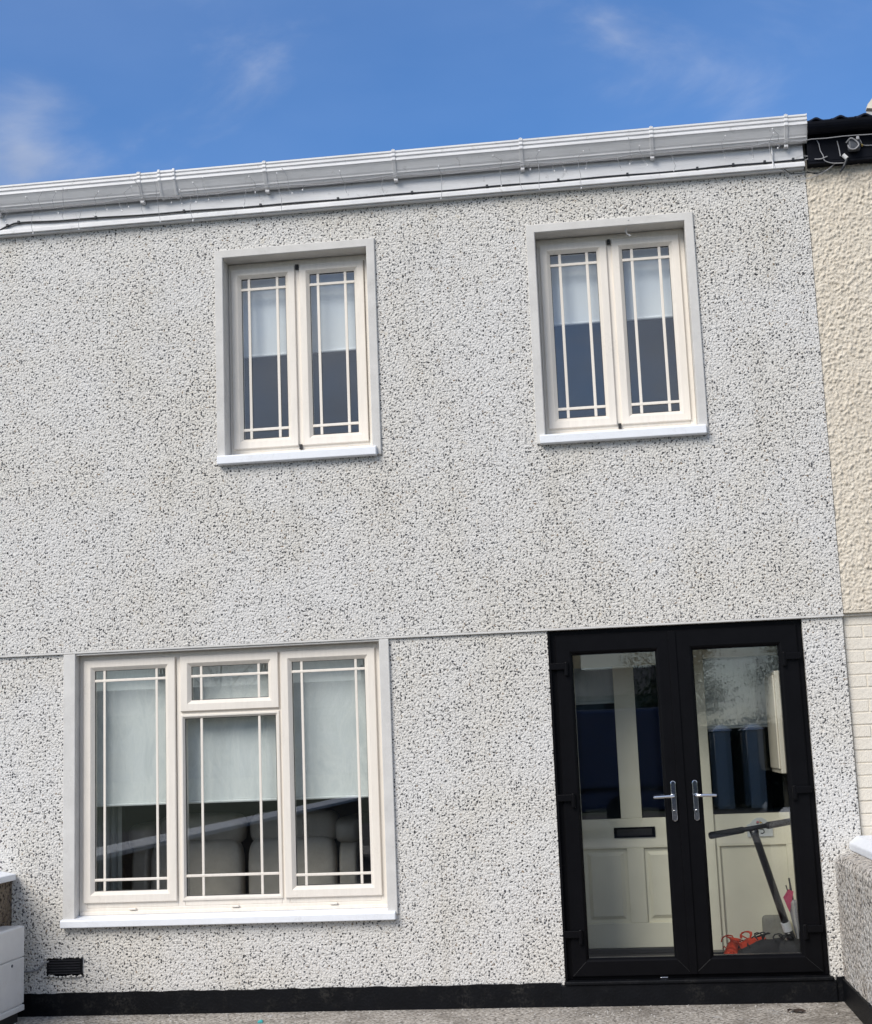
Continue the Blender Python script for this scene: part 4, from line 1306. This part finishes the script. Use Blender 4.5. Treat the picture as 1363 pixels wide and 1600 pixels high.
for i in range(len(rings_) - 1):
    for k in range(n):
        l = (k + 1) % n
        mb.f.append((i * n + k, i * n + l, (i + 1) * n + l, (i + 1) * n + k)); mb.m.append(0 if k % 4 < 2 else 1)
mb.build('canopy', [M_STRIPE, M_GREYN], um)
pk = MB().add([(0.996, 0.47, 0.485), (1.030, 0.47, 0.535), (1.062, 0.475, 0.520), (1.028, 0.465, 0.395), (0.996, 0.482, 0.485), (1.030, 0.482, 0.535), (1.062, 0.487, 0.520), (1.028, 0.477, 0.395)],
              [(0, 3, 2, 1), (4, 5, 6, 7), (0, 1, 5, 4), (1, 2, 6, 5), (2, 3, 7, 6), (3, 0, 4, 7)])
pk.build('pink_flap', M_PINK, um)
mb = MB().tube([(1.026, 0.475, 0.525), (1.018, 0.475, 0.560)], 0.004, 6)
mb.tube([(1.042, 0.477, 0.525), (1.044, 0.477, 0.572)], 0.004, 6)
mb.build('prongs', M_SHOE, um)
MB().tube([base_ + ax * 0.7, tip_], 0.006, 8).build('shaft', M_SCOOT, um)

# small litter on the concrete
lf = MB()
for i in range(7):
    u = i / 6
    w = 0.030 * math.sin(math.pi * u) + 0.003
    x = 0.885 + 0.10 * u
    y = -0.33 + 0.02 * math.sin(u * 5)
    lf.v += [(x, y - w, G0 + 0.004 + 0.012 * abs(math.sin(u * 7))), (x, y, G0 + 0.010), (x, y + w, G0 + 0.004 + 0.016 * abs(math.cos(u * 4)))]
for i in range(6):
    for k in range(2):
        lf.f.append((i * 3 + k, i * 3 + k + 1, (i + 1) * 3 + k + 1, (i + 1) * 3 + k)); lf.m.append(0)
o_ = lf.build('dead_leaf', M_LEAF)
sol = o_.modifiers.new('thick', 'SOLIDIFY'); sol.thickness = 0.002
tag(o_, 'curled dark brown dead leaf on the concrete before the black doorstep', 'leaf')
mb = MB().hexa([(-2.20, -0.36, G0), (-2.165, -0.35, G0), (-2.17, -0.32, G0), (-2.19, -0.33, G0), (-2.195, -0.355, G0 + 0.012), (-2.170, -0.348, G0 + 0.02), (-2.172, -0.325, G0 + 0.010), (-2.188, -0.332, G0 + 0.016)])
tag(mb.build('plastic_scrap', M_TURQ, bevel=0.003), 'small turquoise plastic scrap on the concrete below the wide window', 'litter')
r_ = random.Random(21)
mb = MB()
for i in range(260):
    x, y = r_.uniform(-4.2, 1.25), -0.03 - abs(r_.gauss(0, 0.22))
    s = r_.uniform(0.002, 0.006)
    mb.ball((x, y, G0 + s * 0.4), s, s * r_.uniform(0.7, 1.2), s * 0.7, 5, 4)
o_ = mb.build('fallen_chippings', plain('pale_chippings', (0.55, 0.53, 0.50), 0.9, 0.4, 90))
tag(o_, 'scattered pale stone chippings along the foot of the wall', 'chippings', kind='stuff')

# ------------------------------------------------------------------ across the street (seen mirrored in the glass)
M_VAN = plain('dark_blue_van_paint', (0.06, 0.085, 0.16), 0.25, 0.05, 2)
M_VGLASS = plain('dark_van_glass', (0.02, 0.025, 0.03), 0.05)
M_HWALL = plain('pale_far_render', (0.20, 0.195, 0.18), 0.9, 0.1, 1)
M_HROOF = plain('far_slate_roof', (0.055, 0.055, 0.06), 0.8, 0.15, 1)
M_HCHIM = plain('far_chimney_brick', (0.17, 0.13, 0.11), 0.9, 0.15, 3)
van = thing('van', 'dark blue panel van parked across the street', 'van', (-1.8, -17.2, G0))
side = [(-4.4, 0.28), (-4.4, 0.95), (-3.75, 1.12), (-3.05, 1.92), (-2.7, 2.05), (0.85, 2.05), (0.93, 1.9), (0.95, 0.28)]
mb = MB().prism_y(side, -18.2, -16.25)
mb.build('body', M_VAN, van, bevel=0.06, segs=3)
MB().prism_y([(-3.55, 1.22), (-3.0, 1.84), (-2.45, 1.86), (-2.45, 1.22)], -16.249, -16.23).build('window', M_VGLASS, van)
for x in (-3.55, 0.1):
    MB().tube([(x, -16.46, G0 + 0.32), (x, -16.22, G0 + 0.32)], 0.32, 20).build('wheel', M_GRIP, van)
MB().box(-2.6, 0.8, -16.249, -16.23, 0.62, 0.70).build('side_trim', M_GRIP, van)
hs = None
hx = [-62, -54, -46, -38, -30, -22, -14, -6, 2, 18, 26, 34, 42, 50]
def far_house(x, y, sc_=1.0):
    t = thing('far_house', 'pale two storey house in the far terrace mirrored in the window glass', 'house', (x, y, G0), 'houses across the green')
    def loc(mb, nm, m_, par=None):
        me_ = bpy.data.meshes.new(nm)
        me_.from_pydata(mb.v, [], mb.f); me_.materials.append(m_)
        o2 = bpy.data.objects.new(nm, me_); COL.objects.link(o2); o2.parent = par or t
        return o2
    loc(MB().box(-3.98, 3.98, -8, 0, 0, 4.9), 'wall', M_HWALL)
    r2 = MB().prism_x([(0.3, 4.85), (-4, 7.0), (-8.3, 4.85)], -4, 4)
    ro = loc(r2, 'roof', M_HROOF)
    ch = MB().box(2.9, 3.8, -4.4, -3.4, 6.4, 8.1)
    for k in range(3):
        ch.tube([(3.1 + k * 0.25, -3.9, 8.1), (3.1 + k * 0.25, -3.9, 8.5)], 0.09, 8)
    loc(ch, 'chimney', M_HCHIM, ro)
    for wx in (-2.6, 0.2):
        for wz in (0.9, 3.1):
            loc(MB().box(wx, wx + 1.4, 0.0, 0.03, wz, wz + 1.2), 'window', M_VGLASS)
    loc(MB().box(2.2, 3.1, 0.0, 0.03, 0, 2.1), 'door', M_VAN)
    return t
h0 = None
for i, x in enumerate(hx):
    if h0 is None:
        h0 = far_house(x, -95)
    else:
        c = h0.copy(); COL.objects.link(c); c.location = (x, -95 - (i % 3) * 0.4, G0)
        for ch in list(h0.children):
            d = ch.copy(); COL.objects.link(d); d.parent = c
            for gch in ch.children:
                e = gch.copy(); COL.objects.link(e); e.parent = d
def tree(x, y, h, cr, label, seed):
    t = thing('tree', label, 'tree', (x, y, G0), 'trees on the green')
    rr = random.Random(seed)
    mb = MB().tube([(x, y, G0), (x + 0.05, y, h * 0.3), (x - 0.05, y + 0.1, h * 0.6), (x, y, h * 0.85)], [0.22, 0.16, 0.10, 0.03], 8)
    for k in range(9):
        a = rr.uniform(0, 6.28); z0_ = h * rr.uniform(0.3, 0.65)
        mb.tube([(x, y, z0_), (x + cr * 0.4 * math.cos(a), y + cr * 0.4 * math.sin(a), z0_ + h * 0.15), (x + cr * 0.8 * math.cos(a), y + cr * 0.8 * math.sin(a), z0_ + h * 0.26)], [0.07, 0.045, 0.012], 6)
    mb.build('trunk', plain('bark', (0.07, 0.055, 0.04), 0.9), t)
    lm = MB()
    cl = [(Vector((rr.gauss(0, 0.5) * cr, rr.gauss(0, 0.5) * cr, h * 0.64 + rr.gauss(0, 0.17) * h)), rr.uniform(0.25, 0.55) * cr) for _ in range(26)]
    for c_, r0 in cl:
        for q in range(420):
            p = c_ + Vector((rr.gauss(0, 1), rr.gauss(0, 1), rr.gauss(0, 0.8))) * r0 * 0.5
            s = rr.uniform(0.025, 0.06)
            a = Vector((rr.gauss(0, 1), rr.gauss(0, 1), rr.gauss(0, 1))).normalized() * s
            b = a.orthogonal().normalized() * s * 0.6
            o3 = Vector((x, y, 0))
            lm.add([o3 + p - a, o3 + p + b, o3 + p + a, o3 + p - b], [(0, 1, 2, 3)])
    lm.build('crown', plain('leaf_green', (0.05, 0.085, 0.03), 0.7, 0.3, 2), t)
tree(2.6, -45, 5.6, 1.9, 'bushy green tree standing on the green nearest the doors', 1)
tree(9.5, -60, 7.0, 2.4, 'taller green tree further back on the green', 2)
tree(-22.0, -70, 8.0, 2.6, 'broad green tree at the left end of the green', 3)

hg = thing('added_hedge', 'clipped dark green hedge across the street, put in to darken the sidelight reflection', 'added_hedge', (5.5, -24.0, G0))  # added to cover the pale far walls mirrored in the sidelight
rr = random.Random(77)
MB().box(0.9, 11, -24.3, -23.8, G0, 1.75).build('stem_mass', plain('hedge_shade', (0.012, 0.018, 0.008), 0.9), hg)
lm = MB()
for q in range(9000):
    p = Vector((rr.uniform(0.7, 11.2), rr.uniform(-24.5, -23.5), rr.uniform(0.0, 1.9)))
    sz = rr.uniform(0.03, 0.07)
    a = Vector((rr.gauss(0, 1), rr.gauss(0, 1), rr.gauss(0, 1))).normalized() * sz
    b = a.orthogonal().normalized() * sz * 0.6
    lm.add([p - a, p + b, p + a, p - b], [(0, 1, 2, 3)])
lm.build('foliage', plain('hedge_leaf', (0.06, 0.09, 0.05), 0.7, 0.3, 2), hg)

for x, lab in ((2.35, 'pale gate pillar before the hedge, nearest the van'), (3.05, 'pale gate pillar before the hedge, middle of three'), (4.30, 'pale gate pillar before the hedge, farthest from the van')):
    gp_ = thing('gate_pillar', lab, 'pillar', (x, -23.2, G0), 'gate pillars across the street')
    MB().box(x - 0.17, x + 0.17, -23.37, -23.03, G0, 1.62).build('shaft', M_SURR, gp_, bevel=0.01)
    MB().hexa([(x - 0.22, -23.42, 1.6205), (x + 0.22, -23.42, 1.6205), (x + 0.22, -22.98, 1.6205), (x - 0.22, -22.98, 1.6205),
               (x - 0.06, -23.26, 1.76), (x + 0.06, -23.26, 1.76), (x + 0.06, -23.14, 1.76), (x - 0.06, -23.14, 1.76)]).build('cap', M_SILL, gp_, bevel=0.01)
